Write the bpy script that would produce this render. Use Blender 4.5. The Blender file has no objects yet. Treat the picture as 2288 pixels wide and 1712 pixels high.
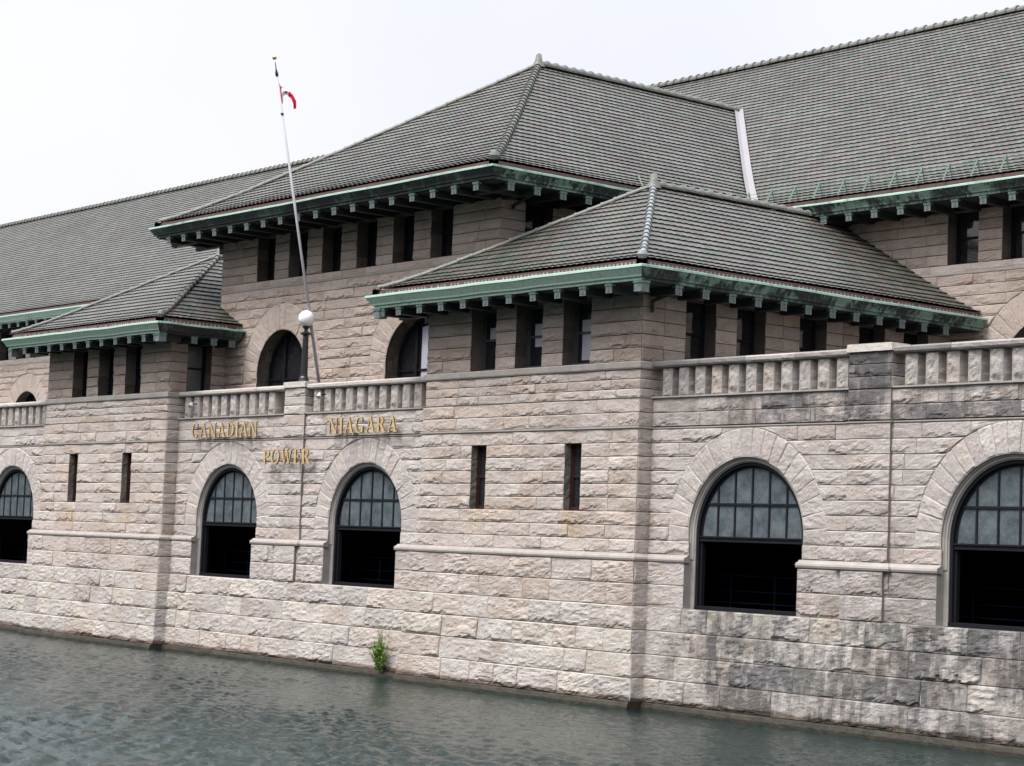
import bpy, math, random
import numpy as np
random.seed(7); rng = np.random.default_rng(11)
sc = bpy.context.scene
# ---------------------------------------------------------------- camera
PAN, PIT, ROL = math.radians(50.43), math.radians(4.503), math.radians(2.144)
F = np.array([-math.sin(PAN)*math.cos(PIT), math.cos(PAN)*math.cos(PIT), math.sin(PIT)])
R0 = np.array([math.cos(PAN), math.sin(PAN), 0.0]); U0 = np.cross(R0, F)
RR = math.cos(ROL)*R0 + math.sin(ROL)*U0; UU = -math.sin(ROL)*R0 + math.cos(ROL)*U0
from mathutils import Matrix, Vector
cam = bpy.data.cameras.new('camera'); camo = bpy.data.objects.new('camera', cam)
sc.collection.objects.link(camo)
m = Matrix([[RR[0], UU[0], -F[0], 56.158], [RR[1], UU[1], -F[1], -37.296], [RR[2], UU[2], -F[2], 3.94], [0, 0, 0, 1]])
camo.matrix_world = m
cam.sensor_width = 36; cam.lens = 36*4573/2288; cam.clip_start = 0.5; cam.clip_end = 5000
sc.camera = camo
# ---------------------------------------------------------------- sky, sun, exposure
SUN_EL, SUN_AZ = math.radians(60), math.radians(186)      # azimuth clockwise from +Y: front left of the facade
w = bpy.data.worlds.new("World"); sc.world = w; w.use_nodes = True
nt = w.node_tree; nt.nodes.clear()
out = nt.nodes.new('ShaderNodeOutputWorld')
sky = nt.nodes.new('ShaderNodeTexSky'); sky.sky_type = 'NISHITA'; sky.sun_disc = False
sky.sun_elevation = SUN_EL; sky.sun_rotation = SUN_AZ; sky.dust_density = 4
b1n = nt.nodes.new('ShaderNodeBackground'); b1n.inputs[1].default_value = 0.05
nt.links.new(sky.outputs[0], b1n.inputs[0])
tc = nt.nodes.new('ShaderNodeTexCoord'); sx = nt.nodes.new('ShaderNodeSeparateXYZ')
nt.links.new(tc.outputs['Generated'], sx.inputs[0])
ramp = nt.nodes.new('ShaderNodeValToRGB'); nt.links.new(sx.outputs[2], ramp.inputs[0])
e = ramp.color_ramp.elements
e[0].position = 0.0; e[0].color = (.40, .42, .44, 1)
e[1].position = 1.0; e[1].color = (1.25, 1.25, 1.25, 1)
k = e.new(.06); k.color = (.325, .29, .265, 1); k = e.new(.3); k.color = (.40, .365, .335, 1); k = e.new(.6); k.color = (.80, .81, .82, 1)
ns = nt.nodes.new('ShaderNodeTexNoise'); ns.inputs['Scale'].default_value = 1.6; ns.inputs['Detail'].default_value = 5
nt.links.new(tc.outputs['Generated'], ns.inputs['Vector'])
mr = nt.nodes.new('ShaderNodeMapRange'); mr.inputs[1].default_value = .3; mr.inputs[2].default_value = .7
mr.inputs[3].default_value = .84; mr.inputs[4].default_value = 1.12
nt.links.new(ns.outputs[0], mr.inputs[0])
mx = nt.nodes.new('ShaderNodeVectorMath'); mx.operation = 'SCALE'
nt.links.new(ramp.outputs[0], mx.inputs[0]); nt.links.new(mr.outputs[0], mx.inputs['Scale'])
b2n = nt.nodes.new('ShaderNodeBackground'); b2n.inputs[1].default_value = .80
nt.links.new(mx.outputs[0], b2n.inputs[0])
ad = nt.nodes.new('ShaderNodeAddShader'); nt.links.new(b1n.outputs[0], ad.inputs[0]); nt.links.new(b2n.outputs[0], ad.inputs[1])
nt.links.new(ad.outputs[0], out.inputs[0])
sl = bpy.data.lights.new('sun', 'SUN'); sl.energy = 1.5; sl.angle = math.radians(25); sl.color = (1, .97, .93)
so = bpy.data.objects.new('sun', sl); sc.collection.objects.link(so)
sd = Vector((math.sin(SUN_AZ)*math.cos(SUN_EL), math.cos(SUN_AZ)*math.cos(SUN_EL), math.sin(SUN_EL)))
so.rotation_euler = sd.to_track_quat('Z', 'Y').to_euler()
so.location = (-20, -40, 60)
sc.view_settings.view_transform = 'Standard'; sc.view_settings.look = 'None'
sc.view_settings.exposure = 1.24; sc.view_settings.gamma = 1
sc.view_settings.use_curve_mapping = False
sc.cycles.max_bounces = 6; sc.cycles.diffuse_bounces = 2; sc.cycles.glossy_bounces = 3

# ---------------------------------------------------------------- measured plan (metres, z = 0 at the foot of the stone)
P = .483; B0, B1 = 7.505, 16.904; A = 8.005; YC = 1.80; YM = 12.43
OE = 1.356; ZE = 11.213; ZPK = 14.70; YPK = 4.13
OC = 2.01; ZC = 15.03; ZCP = 21.30; YCP = 9.63
OH = 1.50; ZH = 15.085; ZHR = 24.45; YHR = 24.68
ZL, ZS, ZM, ZB, ZT = 2.459, 3.822, 7.138, 7.904, 8.893
WATER = -.2

# ---------------------------------------------------------------- materials
def new_mat(name):
    mt = bpy.data.materials.new(name); mt.use_nodes = True
    n = mt.node_tree; b = n.nodes['Principled BSDF']
    return mt, n, b
def N(n, t, **kw):
    x = n.nodes.new(t)
    for k_, v in kw.items():
        if k_ in x.inputs: x.inputs[k_].default_value = v
        else: setattr(x, k_, v)
    return x
def noise(n, scale, detail=4, rough=.6, stretch=None):
    c = N(n, 'ShaderNodeTexCoord'); t = N(n, 'ShaderNodeTexNoise', Scale=scale, Detail=detail, Roughness=rough)
    if stretch:
        mp = N(n, 'ShaderNodeMapping'); mp.inputs['Scale'].default_value = stretch
        n.links.new(c.outputs['Object'], mp.inputs[0]); n.links.new(mp.outputs[0], t.inputs['Vector'])
    else: n.links.new(c.outputs['Object'], t.inputs['Vector'])
    return t.outputs[0]
def remap(n, s, a, b_, c, d):
    r = N(n, 'ShaderNodeMapRange'); r.inputs[1].default_value = a; r.inputs[2].default_value = b_
    r.inputs[3].default_value = c; r.inputs[4].default_value = d; n.links.new(s, r.inputs[0]); return r.outputs[0]
def mixc(n, f, a, b_, mode='MIX'):
    mxx = N(n, 'ShaderNodeMix', data_type='RGBA', blend_type=mode)
    for s, v in ((mxx.inputs[0], f), (mxx.inputs[6], a), (mxx.inputs[7], b_)):
        if isinstance(v, bpy.types.NodeSocket): n.links.new(v, s)
        elif isinstance(v, (int, float)): s.default_value = v
        else: s.default_value = (*v, 1)
    return mxx.outputs[2]
def mul(n, a, b_):
    mm = N(n, 'ShaderNodeMath', operation='MULTIPLY')
    for s, v in ((mm.inputs[0], a), (mm.inputs[1], b_)):
        if isinstance(v, bpy.types.NodeSocket): n.links.new(v, s)
        else: s.default_value = v
    return mm.outputs[0]
def bump(n, b, h, strength, dist):
    bp = N(n, 'ShaderNodeBump', Strength=strength, Distance=dist); n.links.new(h, bp.inputs['Height'])
    n.links.new(bp.outputs[0], b.inputs['Normal'])
def attr(n, name='col'):
    a = N(n, 'ShaderNodeAttribute'); a.attribute_name = name; return a.outputs['Color']

def stone_material(name):
    mt, n, b = new_mat(name)
    c = attr(n)
    c = mixc(n, remap(n, noise(n, 1.1, 5, .65), .35, .7, 0, .45), c, (.80, .76, .74), 'MULTIPLY')
    c = mixc(n, remap(n, noise(n, 9, 4, .7), .45, .75, 0, .55), c, (.72, .67, .64), 'MULTIPLY')
    c = mixc(n, remap(n, noise(n, 26, 3, .7), .5, .8, 0, .5), c, (.62, .58, .55), 'MULTIPLY')
    c = mixc(n, remap(n, noise(n, 2.2, 5, .75, (6, 6, .7)), .52, .75, 0, .35), c, (.60, .58, .57), 'MULTIPLY')
    n.links.new(c, b.inputs['Base Color']); b.inputs['Roughness'].default_value = .92
    b.inputs['Specular IOR Level'].default_value = .2
    bump(n, b, noise(n, 12, 6, .75), .9, .05)
    return mt
STONE = stone_material('stone')
def plain(name, col, rough=.6, metal=0, nz=None, dark=.6, spec=None):
    mt, n, b = new_mat(name)
    c = mixc(n, remap(n, noise(n, nz or 6, 5, .65), .35, .7, 0, .6), col, tuple(x*dark for x in col))
    n.links.new(c, b.inputs['Base Color']); b.inputs['Roughness'].default_value = rough; b.inputs['Metallic'].default_value = metal
    if spec is not None: b.inputs['Specular IOR Level'].default_value = spec
    return mt
SMOOTH = plain('dressed_stone', (.355, .328, .305), .9, nz=3, dark=.62, spec=.2)
def tile_material():
    mt, n, b = new_mat('glazed_tile')
    c = attr(n)
    c = mixc(n, remap(n, noise(n, .3, 6, .65), .36, .64, 0, .9), c, (.74, .68, .66), 'MULTIPLY')
    c = mixc(n, remap(n, noise(n, .9, 6, .7), .56, .72, 0, .55), c, (.085, .10, .04))
    c = mixc(n, remap(n, noise(n, 5, 4, .7), .5, .75, 0, .5), c, (.10, .095, .085))
    n.links.new(c, b.inputs['Base Color']); b.inputs['Roughness'].default_value = .48
    bump(n, b, noise(n, 30, 3, .6), .3, .01)
    return mt
TILE = tile_material()
CAP = plain('ridge_tile', (.135, .14, .125), .5, nz=5, dark=.6)
CAPL = plain('glazed_hip_tile', (.24, .26, .265), .4, nz=7, dark=.5)
LEAD = plain('sheet_flashing', (.25, .24, .255), .55, nz=4, dark=.82)
def copper_material(name, light, dark_, thr):
    mt, n, b = new_mat(name)
    f0 = noise(n, .55, 4, .6); f1 = noise(n, 1.5, 5, .7, (4, 4, .4))
    am = N(n, 'ShaderNodeMath', operation='ADD'); n.links.new(mul(n, f0, .62), am.inputs[0]); n.links.new(mul(n, f1, .38), am.inputs[1])
    f = remap(n, am.outputs[0], thr-.03, thr+.03, 0, 1)
    c = mixc(n, f, light, dark_)
    c = mixc(n, remap(n, noise(n, 2.5, 4, .7, (4, 4, .4)), .5, .62, 0, .5), c, tuple(x*.55 for x in light))
    lip = N(n, 'ShaderNodeSeparateColor'); n.links.new(attr(n), lip.inputs[0])
    c = mixc(n, mul(n, remap(n, lip.outputs[0], .5, .9, 0, .85), remap(n, noise(n, 1.3, 4, .7), .3, .5, .35, 1)), c, (.40, .60, .50))  # pale mint patina; the lip's highlight is put into this colour
    n.links.new(c, b.inputs['Base Color']); b.inputs['Roughness'].default_value = .6
    bump(n, b, noise(n, 14, 4, .6), .3, .01)
    return mt
COPPER = copper_material('verdigris_copper', (.36, .50, .42), (.10, .16, .14), .62)
COPPER_S = copper_material('streaked_copper', (.17, .27, .22), (.012, .016, .019), .485)
COPPER_D = copper_material('tarnished_copper', (.06, .10, .085), (.009, .011, .014), .46)
mt, n, b = new_mat('bracket_copper'); BRACK = mt
c_ = mixc(n, remap(n, noise(n, 5, 5, .75, (3, 3, 1)), .42, .58, 0, 1), attr(n), (.5, .6, .55), 'MULTIPLY')
n.links.new(c_, b.inputs['Base Color']); b.inputs['Roughness'].default_value = .65
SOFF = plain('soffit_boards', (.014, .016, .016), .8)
TERRA = plain('terracotta', (.10, .052, .048), .6, nz=5, dark=.6)
MORTAR = plain('pale_tile_ends', (.30, .255, .26), .6, nz=9, dark=.55)
IRON = plain('dark_frame_paint', (.010, .009, .013), .7, nz=9, spec=.15)
IRONL = plain('grey_frame_paint', (.013, .014, .019), .7, nz=9, spec=.15)
mt, n, b = new_mat('terracotta_and_mortar'); BAND = mt
n.links.new(mixc(n, remap(n, noise(n, 6, 4, .7), .4, .7, 0, .6), attr(n), (.6, .55, .55), 'MULTIPLY'), b.inputs['Base Color']); b.inputs['Roughness'].default_value = .7
IRONW = plain('grey_sash_paint', (.06, .065, .07), .6, nz=9)
OXBLOOD = plain('dark_red_frame_paint', (.03, .009, .009), .5, nz=9)
BLACKI = plain('black_lamp_paint', (.022, .026, .022), .35, nz=12)
BLUE = plain('blue_rail_paint', (.003, .007, .022), .8, spec=.08)
DARK = plain('dark_interior', (.012, .012, .014), .95, spec=0)
mt, n, b = new_mat('gilded_letter_paint'); GOLD = mt
n.links.new(mixc(n, 1.0, attr(n), mixc(n, remap(n, noise(n, 9, 5, .65), .35, .7, 0, .6), (.56, .40, .20), (.34, .22, .09)), 'MULTIPLY'), b.inputs['Base Color']); b.inputs['Roughness'].default_value = .5
ALU = plain('pale_pole_metal', (.40, .395, .42), .5, nz=5, dark=.85)
BRASS = plain('brass_ball', (.62, .48, .20), .25, metal=.7)
ALGAE = None
def algae():
    mt, n, b = new_mat('algae_stone')
    c = mixc(n, remap(n, noise(n, 4, 5, .7), .35, .65, 0, 1), (.040, .038, .020), (.012, .011, .008))
    c = mixc(n, remap(n, noise(n, 1.5, 3, .6), .5, .7, 0, .6), c, (.042, .027, .016))
    n.links.new(c, b.inputs['Base Color']); b.inputs['Roughness'].default_value = .6
    bump(n, b, noise(n, 12, 5, .7), .8, .04); return mt
ALGAE = algae()
mt, n, b = new_mat('opal_globe'); OPAL = mt
b.inputs['Base Color'].default_value = (.86, .85, .87, 1); b.inputs['Roughness'].default_value = .25
b.inputs['Subsurface Weight'].default_value = .3
def pane_material(name, c1, c2, rough, spec=.5):
    mt, n, b = new_mat(name)
    c = mixc(n, remap(n, noise(n, 2.8, 7, .75), .36, .64, 0, 1), c1, c2)
    c = mixc(n, remap(n, noise(n, 16, 3, .8), .66, .74, 0, .6), c, (.35, .38, .42))
    n.links.new(c, b.inputs['Base Color']); b.inputs['Roughness'].default_value = rough
    b.inputs['Specular IOR Level'].default_value = spec; return mt
WIRED = pane_material('dusty_wired_glass', (.13, .155, .17), (.058, .073, .088), .10, .6)
GLASS = pane_material('dark_window_glass', (.02, .022, .026), (.012, .012, .015), .06, .8)
SKYREFL = plain('painted_sky_reflection', (.42, .42, .49), .6, nz=3, dark=.9)  # reflected sky painted as a pale lavender colour over the panes
BLIND = pane_material('pale_blind_glass', (.12, .14, .13), (.09, .10, .10), .12, .6)

# ---------------------------------------------------------------- mesh helpers
COL = sc.collection
class M:
    def __init__(s): s.v = []; s.f = []; s.c = []; s.n = 0
    def add(s, verts, faces, col=(.4, .4, .4)):
        verts = np.asarray(verts, float); s.v.append(verts)
        for f in faces: s.f.append(np.asarray(f)[None, :] + s.n)
        col = np.asarray(col, float)
        s.c.append(np.broadcast_to(col, (len(faces), 3)) if col.ndim == 1 else col)
        s.n += len(verts)
    def grid(s, p, col=(.4, .4, .4), flip=False, cull=True):
        a, b_ = p.shape[:2]; idx = np.arange(a*b_).reshape(a, b_)
        q = np.stack([idx[:-1, :-1], idx[:-1, 1:], idx[1:, 1:], idx[1:, :-1]], -1).reshape(-1, 4)
        if flip: q = q[:, ::-1]
        fl = p.reshape(-1, 3)
        col = np.asarray(col, float); cc = np.broadcast_to(col, (len(q), 3)) if col.ndim == 1 else col.reshape(-1, 3)
        if cull:
            ar = np.linalg.norm(np.cross(fl[q[:, 2]]-fl[q[:, 0]], fl[q[:, 3]]-fl[q[:, 1]]), axis=1)
            k_ = ar > 2e-6; q = q[k_]; cc = cc[k_]
        if len(q) == 0: return
        s.v.append(fl); s.f.append(q+s.n); s.c.append(cc); s.n += len(fl)
    def box(s, x0, x1, y0, y1, z0, z1, col=(.4, .4, .4), jit=0):
        v = [(x, y, z) for z in (z0, z1) for y in (y0, y1) for x in (x0, x1)]
        s.add(v, [(0, 2, 3, 1), (4, 5, 7, 6), (0, 1, 5, 4), (2, 6, 7, 3), (0, 4, 6, 2), (1, 3, 7, 5)], col)
    def hexa(s, v8, col=(.4, .4, .4)):
        s.add(v8, [(0, 3, 2, 1), (4, 5, 6, 7), (0, 1, 5, 4), (1, 2, 6, 5), (2, 3, 7, 6), (3, 0, 4, 7)], col)
    def bar(s, a, b_, r, seg=6, col=(.4, .4, .4), r2=None):
        a = np.array(a, float); b_ = np.array(b_, float); d = b_-a; L = np.linalg.norm(d); d /= L
        x = np.cross(d, [0, 0, 1.]);
        if np.linalg.norm(x) < 1e-3: x = np.array([1., 0, 0])
        x /= np.linalg.norm(x); y = np.cross(d, x); r2 = r if r2 is None else r2
        t = np.linspace(0, 2*math.pi, seg+1)
        ring = lambda c, rr: c+rr*(np.cos(t)[:, None]*x+np.sin(t)[:, None]*y)
        s.grid(np.stack([ring(a, 1e-4), ring(a, r), ring(b_, r2), ring(b_, 1e-4)]), col)
    def lathe(s, c, prof, seg=16, col=(.4, .4, .4), axis=None):
        t = np.linspace(0, 2*math.pi, seg+1); ax = np.array([0, 0, 1.]) if axis is None else np.array(axis)/np.linalg.norm(axis)
        x = np.cross(ax, [0, 1., 0.]); x /= np.linalg.norm(x); y = np.cross(ax, x)
        g = np.stack([np.array(c)+ax*z+max(r, 1e-4)*(np.cos(t)[:, None]*x+np.sin(t)[:, None]*y) for r, z in prof])
        s.grid(g, col)
    def sweep(s, path, prof, col=(.4, .4, .4), close=False):
        """path: [(x,y)], outward = right-hand side of travel; prof: [(out,z)]"""
        pts = [np.array(q, float) for q in path]; g = []
        for i, q in enumerate(pts):
            ns = []
            if i > 0: d = q-pts[i-1]; ns.append(np.array([d[1], -d[0]])/np.linalg.norm(d))
            if i < len(pts)-1: d = pts[i+1]-q; ns.append(np.array([d[1], -d[0]])/np.linalg.norm(d))
            nn = ns[0] if len(ns) == 1 else (ns[0]+ns[1])/(1+ns[0]@ns[1])
            g.append([(q[0]+nn[0]*o, q[1]+nn[1]*o, z) for o, z in prof])
        # subdivide along the path for texture stability is not needed
        s.grid(np.array(g), col)
    def build(s, name, mat, parent=None, smooth=False):
        me = bpy.data.meshes.new(name); V = np.concatenate(s.v)
        sizes = []; loops = []; cols = []
        for f, c in zip(s.f, [None]*len(s.f)): sizes.append(np.full(len(f), f.shape[1])); loops.append(f.reshape(-1))
        sizes = np.concatenate(sizes); loops = np.concatenate(loops); cols = np.concatenate(s.c)
        me.vertices.add(len(V)); me.vertices.foreach_set('co', V.astype(np.float32).ravel())
        me.loops.add(len(loops)); me.loops.foreach_set('vertex_index', loops.astype(np.int32))
        me.polygons.add(len(sizes)); st = np.concatenate([[0], np.cumsum(sizes)[:-1]])
        me.polygons.foreach_set('loop_start', st.astype(np.int32))
        me.update(calc_edges=True)
        at = me.attributes.new('col', 'FLOAT_COLOR', 'FACE')
        at.data.foreach_set('color', np.concatenate([cols, np.ones((len(cols), 1))], 1).astype(np.float32).ravel())
        me.polygons.foreach_set('use_smooth', np.full(len(sizes), smooth))
        me.materials.append(mat); me.validate()
        o = bpy.data.objects.new(name, me); COL.objects.link(o)
        if parent: o.parent = parent
        return o
def empty(name, loc=(0, 0, 0)):
    o = bpy.data.objects.new(name, None); COL.objects.link(o); o.location = loc; o.empty_display_size = .3; return o
def tag(o, label=None, cat=None, group=None, kind=None):
    if label: o['label'] = label
    if cat: o['category'] = cat
    if group: o['group'] = group
    if kind: o['kind'] = kind
    return o

# vectorised value noise
def _h(ix, iy, s):
    n_ = (ix.astype(np.int64)*374761393+iy.astype(np.int64)*668265263+s*1274126177) & 0xffffffff
    n_ = ((n_ ^ (n_ >> 13))*1274126177) & 0xffffffff; n_ = n_ ^ (n_ >> 16)
    return (n_ & 0xffff)/65535.0
def vn(x, y, s=0):
    xi = np.floor(x); yi = np.floor(y); fx = x-xi; fy = y-yi; fx = fx*fx*(3-2*fx); fy = fy*fy*(3-2*fy)
    a = _h(xi, yi, s); b_ = _h(xi+1, yi, s); c = _h(xi, yi+1, s); d = _h(xi+1, yi+1, s)
    return (a*(1-fx)+b_*fx)*(1-fy)+(c*(1-fx)+d*fx)*fy
def fbm(x, y, s=0, o=4):
    r = 0; a = .5; t = 0
    for i in range(o): r = r+a*vn(x*2**i, y*2**i, s+i*17); t += a; a *= .55
    return r/t

# ---------------------------------------------------------------- rock-faced ashlar
def rock(uu, vv, de_u, vb, vt, A_, seed, w_):
    """relief of one stone; uu,vv world face coords, de_u distance to the left/right edges, vb/vt distance to bottom/top"""
    cx = uu.mean(); cy = vv.mean(); h = np.full(uu.shape, A_)
    r = np.random.default_rng(seed)
    for _ in range(r.integers(2, 5)):
        an = r.normal(-math.pi/2, .9); sl = r.uniform(.15, .7)
        px, py = r.uniform(-.4, .4)*w_, r.uniform(-.1, .15)
        h = np.minimum(h, A_*r.uniform(.55, 1.0)-sl*A_*7*np.maximum(0, (uu-cx-px)*math.cos(an)+(vv-cy-py)*math.sin(an)))
    wav = .006+.24*fbm(uu*5.5, vv*0+seed*.37, seed % 97, 4)**2.6
    H_ = np.maximum(vb+vt, .05); h = .4*h+.6*A_*(.30+.75*np.clip(vt/H_, 0, 1)**.8)
    h = np.minimum(h, np.maximum(0, (vb-wav)*2.6)*A_*14)
    h = np.maximum(h, .05*A_)
    h = h+A_*.9*(fbm(uu*5.0, vv*12, seed % 31, 4)-.5)
    rim = np.minimum(np.clip(np.minimum(vb, vt)/.03, 0, 1), .35+.65*np.clip(de_u/.03, 0, 1)); rim = rim*rim*(3-2*rim)
    return np.maximum(h, 0)*rim
def stone_col(u, v, tone):
    if tone == 'mix': tone = 'dirty' if rng.random() < .5 else 'base'
    r = rng.random()
    if tone == 'light': base = np.array((.60, .56, .545)); al = [(.60, .545, .515), (.57, .53, .52), (.63, .595, .575), (.55, .51, .495)]
    elif tone == 'front': base = np.array((.60, .54, .505)); al = [(.60, .52, .47), (.58, .53, .505), (.63, .58, .55), (.56, .495, .46)]
    elif tone == 'centre': base = np.array((.52, .445, .405)); al = [(.53, .445, .395), (.50, .435, .40), (.54, .475, .435), (.49, .415, .375)]
    elif tone == 'slot_dark': base = np.array((.27, .25, .225)); al = [(.22, .20, .175), (.31, .285, .26)]  # darker, browner stone tone for the slot reveals
    elif tone == 'reveal_shade': base = np.array((.125, .11, .10)); al = [(.10, .09, .08), (.16, .14, .125)]  # recess shade of the window reveals put into the stone colour
    elif tone == 'upper': base = np.array((.35, .295, .265)); al = [(.34, .28, .24), (.32, .275, .25), (.37, .32, .295), (.30, .26, .235)]
    elif tone == 'dirty': base = np.array((.33, .31, .305)); al = [(.27, .255, .25), (.37, .35, .345), (.30, .285, .28), (.42, .395, .385)]
    else: base = np.array((.57, .54, .52)); al = [(.61, .58, .54), (.54, .505, .485), (.57, .515, .475), (.52, .495, .485)]
    c = base if r < .35 else np.array(al[rng.integers(len(al))])
    k0 = {'upper': 1.22, 'light': .90, 'front': .90, 'base': .91, 'centre': .95}.get(tone, 1)
    return c*rng.uniform(.95, 1.05)*k0*np.array((1.0, .99, .977))
def ashlar(m_, mp, uL, uR, eL, eR, courses, off, ops=(), tone='light', du=.075, flip=False, endrec=False):
    for (v0, v1, A_, ln) in courses:
        h_ = v1-v0; nv = max(3, int(round((h_)/.045)))
        v = np.concatenate([[v0, v0+.014], np.linspace(v0+.04, v1-.035, nv), [v1-.007, v1]])
        o = off(v); L = uL-eL*o; R_ = uR+eR*o; segs = [(L, R_, 1, 1)]
        for op in ops:
            w_ = op.w(v)
            if w_.max() > 0:
                ns_ = []
                for (l, r, a, b_) in segs:
                    if l.min() < op.cx < r.max():
                        ns_.append((l, np.minimum(op.cx-w_, r), a, 1)); ns_.append((np.maximum(op.cx+w_, l), r, 1, b_))
                    else: ns_.append((l, r, a, b_))
                segs = ns_
        for (l, r, a, b_) in segs:
            lo, hi = l.min(), r.max(); W_ = hi-lo
            if W_ < .03: continue
            js = [lo]; 
            while js[-1] < hi-1.5*ln: js.append(js[-1]+ln*rng.uniform(.55, 1.45))
            if hi-js[-1] > ln*1.15: js.append((js[-1]+hi)/2)
            js.append(hi)
            for i in range(len(js)-1):
                sl_ = l if i == 0 else np.maximum(l, js[i]); sr = r if i == len(js)-2 else np.minimum(r, js[i+1])
                sl_ = np.minimum(sl_, r); sr = np.maximum(sr, sl_); wd = (sr-sl_).max()
                if wd < .02: continue
                nu = max(3, int(wd/du)); s_ = np.concatenate([[0, .01/wd], np.linspace(.035/wd, 1-.035/wd, nu) if wd > .1 else [.5], [1-.01/wd, 1]])
                s_ = np.clip(s_, 0, 1)
                u = sl_[:, None]+(sr-sl_)[:, None]*s_[None, :]; vv = np.repeat(v[:, None], u.shape[1], 1)
                de = np.minimum(u-sl_[:, None], sr[:, None]-u)
                sd_ = int(rng.integers(1e9))
                d = rock(u, vv, de, vv-v0, v1-vv, A_*rng.uniform(.6, 1.25), sd_, wd)
                d[0, :] -= .04; d[-1, :] -= .03
                if i > 0: d[:, 0] -= .012
                if i < len(js)-2: d[:, -1] -= .012
                d = d+o[:, None]
                t = tone((sl_[0]+sr[0])/2, (v0+v1)/2) if callable(tone) else tone
                cf = np.tile(stone_col(0, 0, t), (u.shape[0]-1, u.shape[1]-1, 1))
                cf[0] *= .34; cf[-1] *= .6
                if i > 0: cf[:, 0] *= .8
                if i < len(js)-2: cf[:, -1] *= .8
                um, vm_ = u[:-1, :-1], vv[:-1, :-1]
                if t == 'dirty':
                    q_ = np.clip((fbm(um*1.7+sd_ % 13, vm_*3.1, 3, 5)-.38)*4, 0, 1)*rng.uniform(.3, 1)
                    cf *= (1-.52*q_)[..., None]
                else:
                    q_ = np.clip((fbm(um*1.2, vm_*2.6+sd_ % 7, 8, 5)-.5)*4, 0, 1)
                    cf *= 1-q_[..., None]*np.array((.16, .20, .24))
                if uL >= B1-.01 and mp is not None and uR > B1+.5 and sl_.min() > 16:
                    zone = np.where(vm_ < ZL, 1., np.where(vm_ > ZM, .95, np.where((um > 21.8) & (vm_ < 3.7), .45, .12)))
                    q_ = np.clip((um-17.3)/2.2+1.2*(fbm(um*1.6, vm_*1.9, 17, 5)-.5), 0, 1)*zone*np.clip((.55*fbm(um*2.6+3, vm_*1.7, 21, 5)+.45*fbm(um*7, vm_*2.4, 23, 4)-.26)*3.2+rng.uniform(-.30, .30), .12, 1)
                    cf *= 1-q_[..., None]*np.array((.70, .685, .665))
                if v0 < .02:
                    q_ = np.clip((.07+.12*fbm(um*2.3, vm_*0, 5, 4)-vm_)/.05, 0, 1)
                    cf *= 1-q_[..., None]*np.array((.60, .66, .70))
                au = np.abs(um); sm = ((np.abs(au-10.24) < .42) | (np.abs(au-14.34) < .42)) & (vm_ > 4.15) & (vm_ < 4.92)
                if sm.any(): cf *= 1-(sm*np.clip((fbm(um*4, vm_*1.5, 2, 3)-.2)*2, 0, 1))[..., None]*np.array((.03, .10, .26))
                m_.grid(mp(u, vv, d), cf.reshape(-1, 3), flip)
front = lambda Y0: (lambda u, v, d: np.stack([u, Y0-d, v], -1))
sidep = lambda X0: (lambda u, v, d: np.stack([X0+d, u, v], -1))
siden = lambda X0: (lambda u, v, d: np.stack([X0-d, u, v], -1))
class Arch:
    def __init__(s, cx, r, R_, cz, sill, ring0, jamb): s.cx, s.r, s.R, s.cz, s.sill, s.ring0, s.jamb = cx, r, R_, cz, sill, ring0, jamb
    def w(s, v):
        o = np.where(v < s.sill-1e-6, 0, np.where(v < s.ring0-1e-6, s.jamb, np.where(v <= s.cz, s.R, np.sqrt(np.maximum(0, s.R**2-(v-s.cz)**2)))))
        # rows exactly on a course line belong to the course being built
        if v[-1] <= s.sill+1e-4: return v*0
        if abs(v[0]-s.sill) < 1e-4 and v[-1] < s.ring0+1e-4: o[:] = s.jamb
        if v[-1] <= s.ring0+1e-4: o[o > 0] = s.jamb; 
        return o
class Rect:
    def __init__(s, u0, u1, v0, v1): s.cx = (u0+u1)/2; s.h = (u1-u0)/2; s.v0, s.v1 = v0, v1
    def w(s, v):
        mid = (v[0]+v[-1])/2
        return np.full(v.shape, s.h if s.v0 < mid < s.v1 else 0.)
def voussoirs(m_, mp, a, n_, A_, tone, rin, flip=False, keyw=1.0):
    t0 = math.asin((a.ring0-a.cz)/a.R)
    th = np.linspace(t0, math.pi-t0, n_+1)
    for i in range(n_):
        nr = max(4, int((a.R-rin)/.08)); nt_ = 5
        rr = np.concatenate([[rin, rin+.01], np.linspace(rin+.04, a.R-.04, nr), [a.R-.01, a.R+.004]])
        tt = np.concatenate([[0, .03], np.linspace(.1, .9, nt_), [.97, 1]])
        RRR, TT = np.meshgrid(rr, tt, indexing='ij'); ang = th[i]+(th[i+1]-th[i])*TT
        u = a.cx+RRR*np.cos(ang); v = a.cz+RRR*np.sin(ang)
        if i == 0: v[:, 0] = a.ring0
        if i == n_-1: v[:, -1] = a.ring0
        v = np.maximum(v, a.ring0)
        arc = RRR*abs(th[1]-th[0]); de = np.minimum(TT, 1-TT)*arc
        sd_ = int(rng.integers(1e9))
        vb = RRR-rin; vt = a.R-RRR
        d = rock(u, v, de, np.maximum(vb, .0)+.12*(vb > .001), np.maximum(vt, 0), A_*rng.uniform(.6, 1.2), sd_, .4)
        rim = np.clip(np.minimum(vb, vt)/.04, 0, 1); d = d*rim
        d[:, 0] -= .014; d[:, -1] -= .014
        m_.grid(mp(u, v, d), stone_col(0, 0, tone), not flip)
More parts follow.
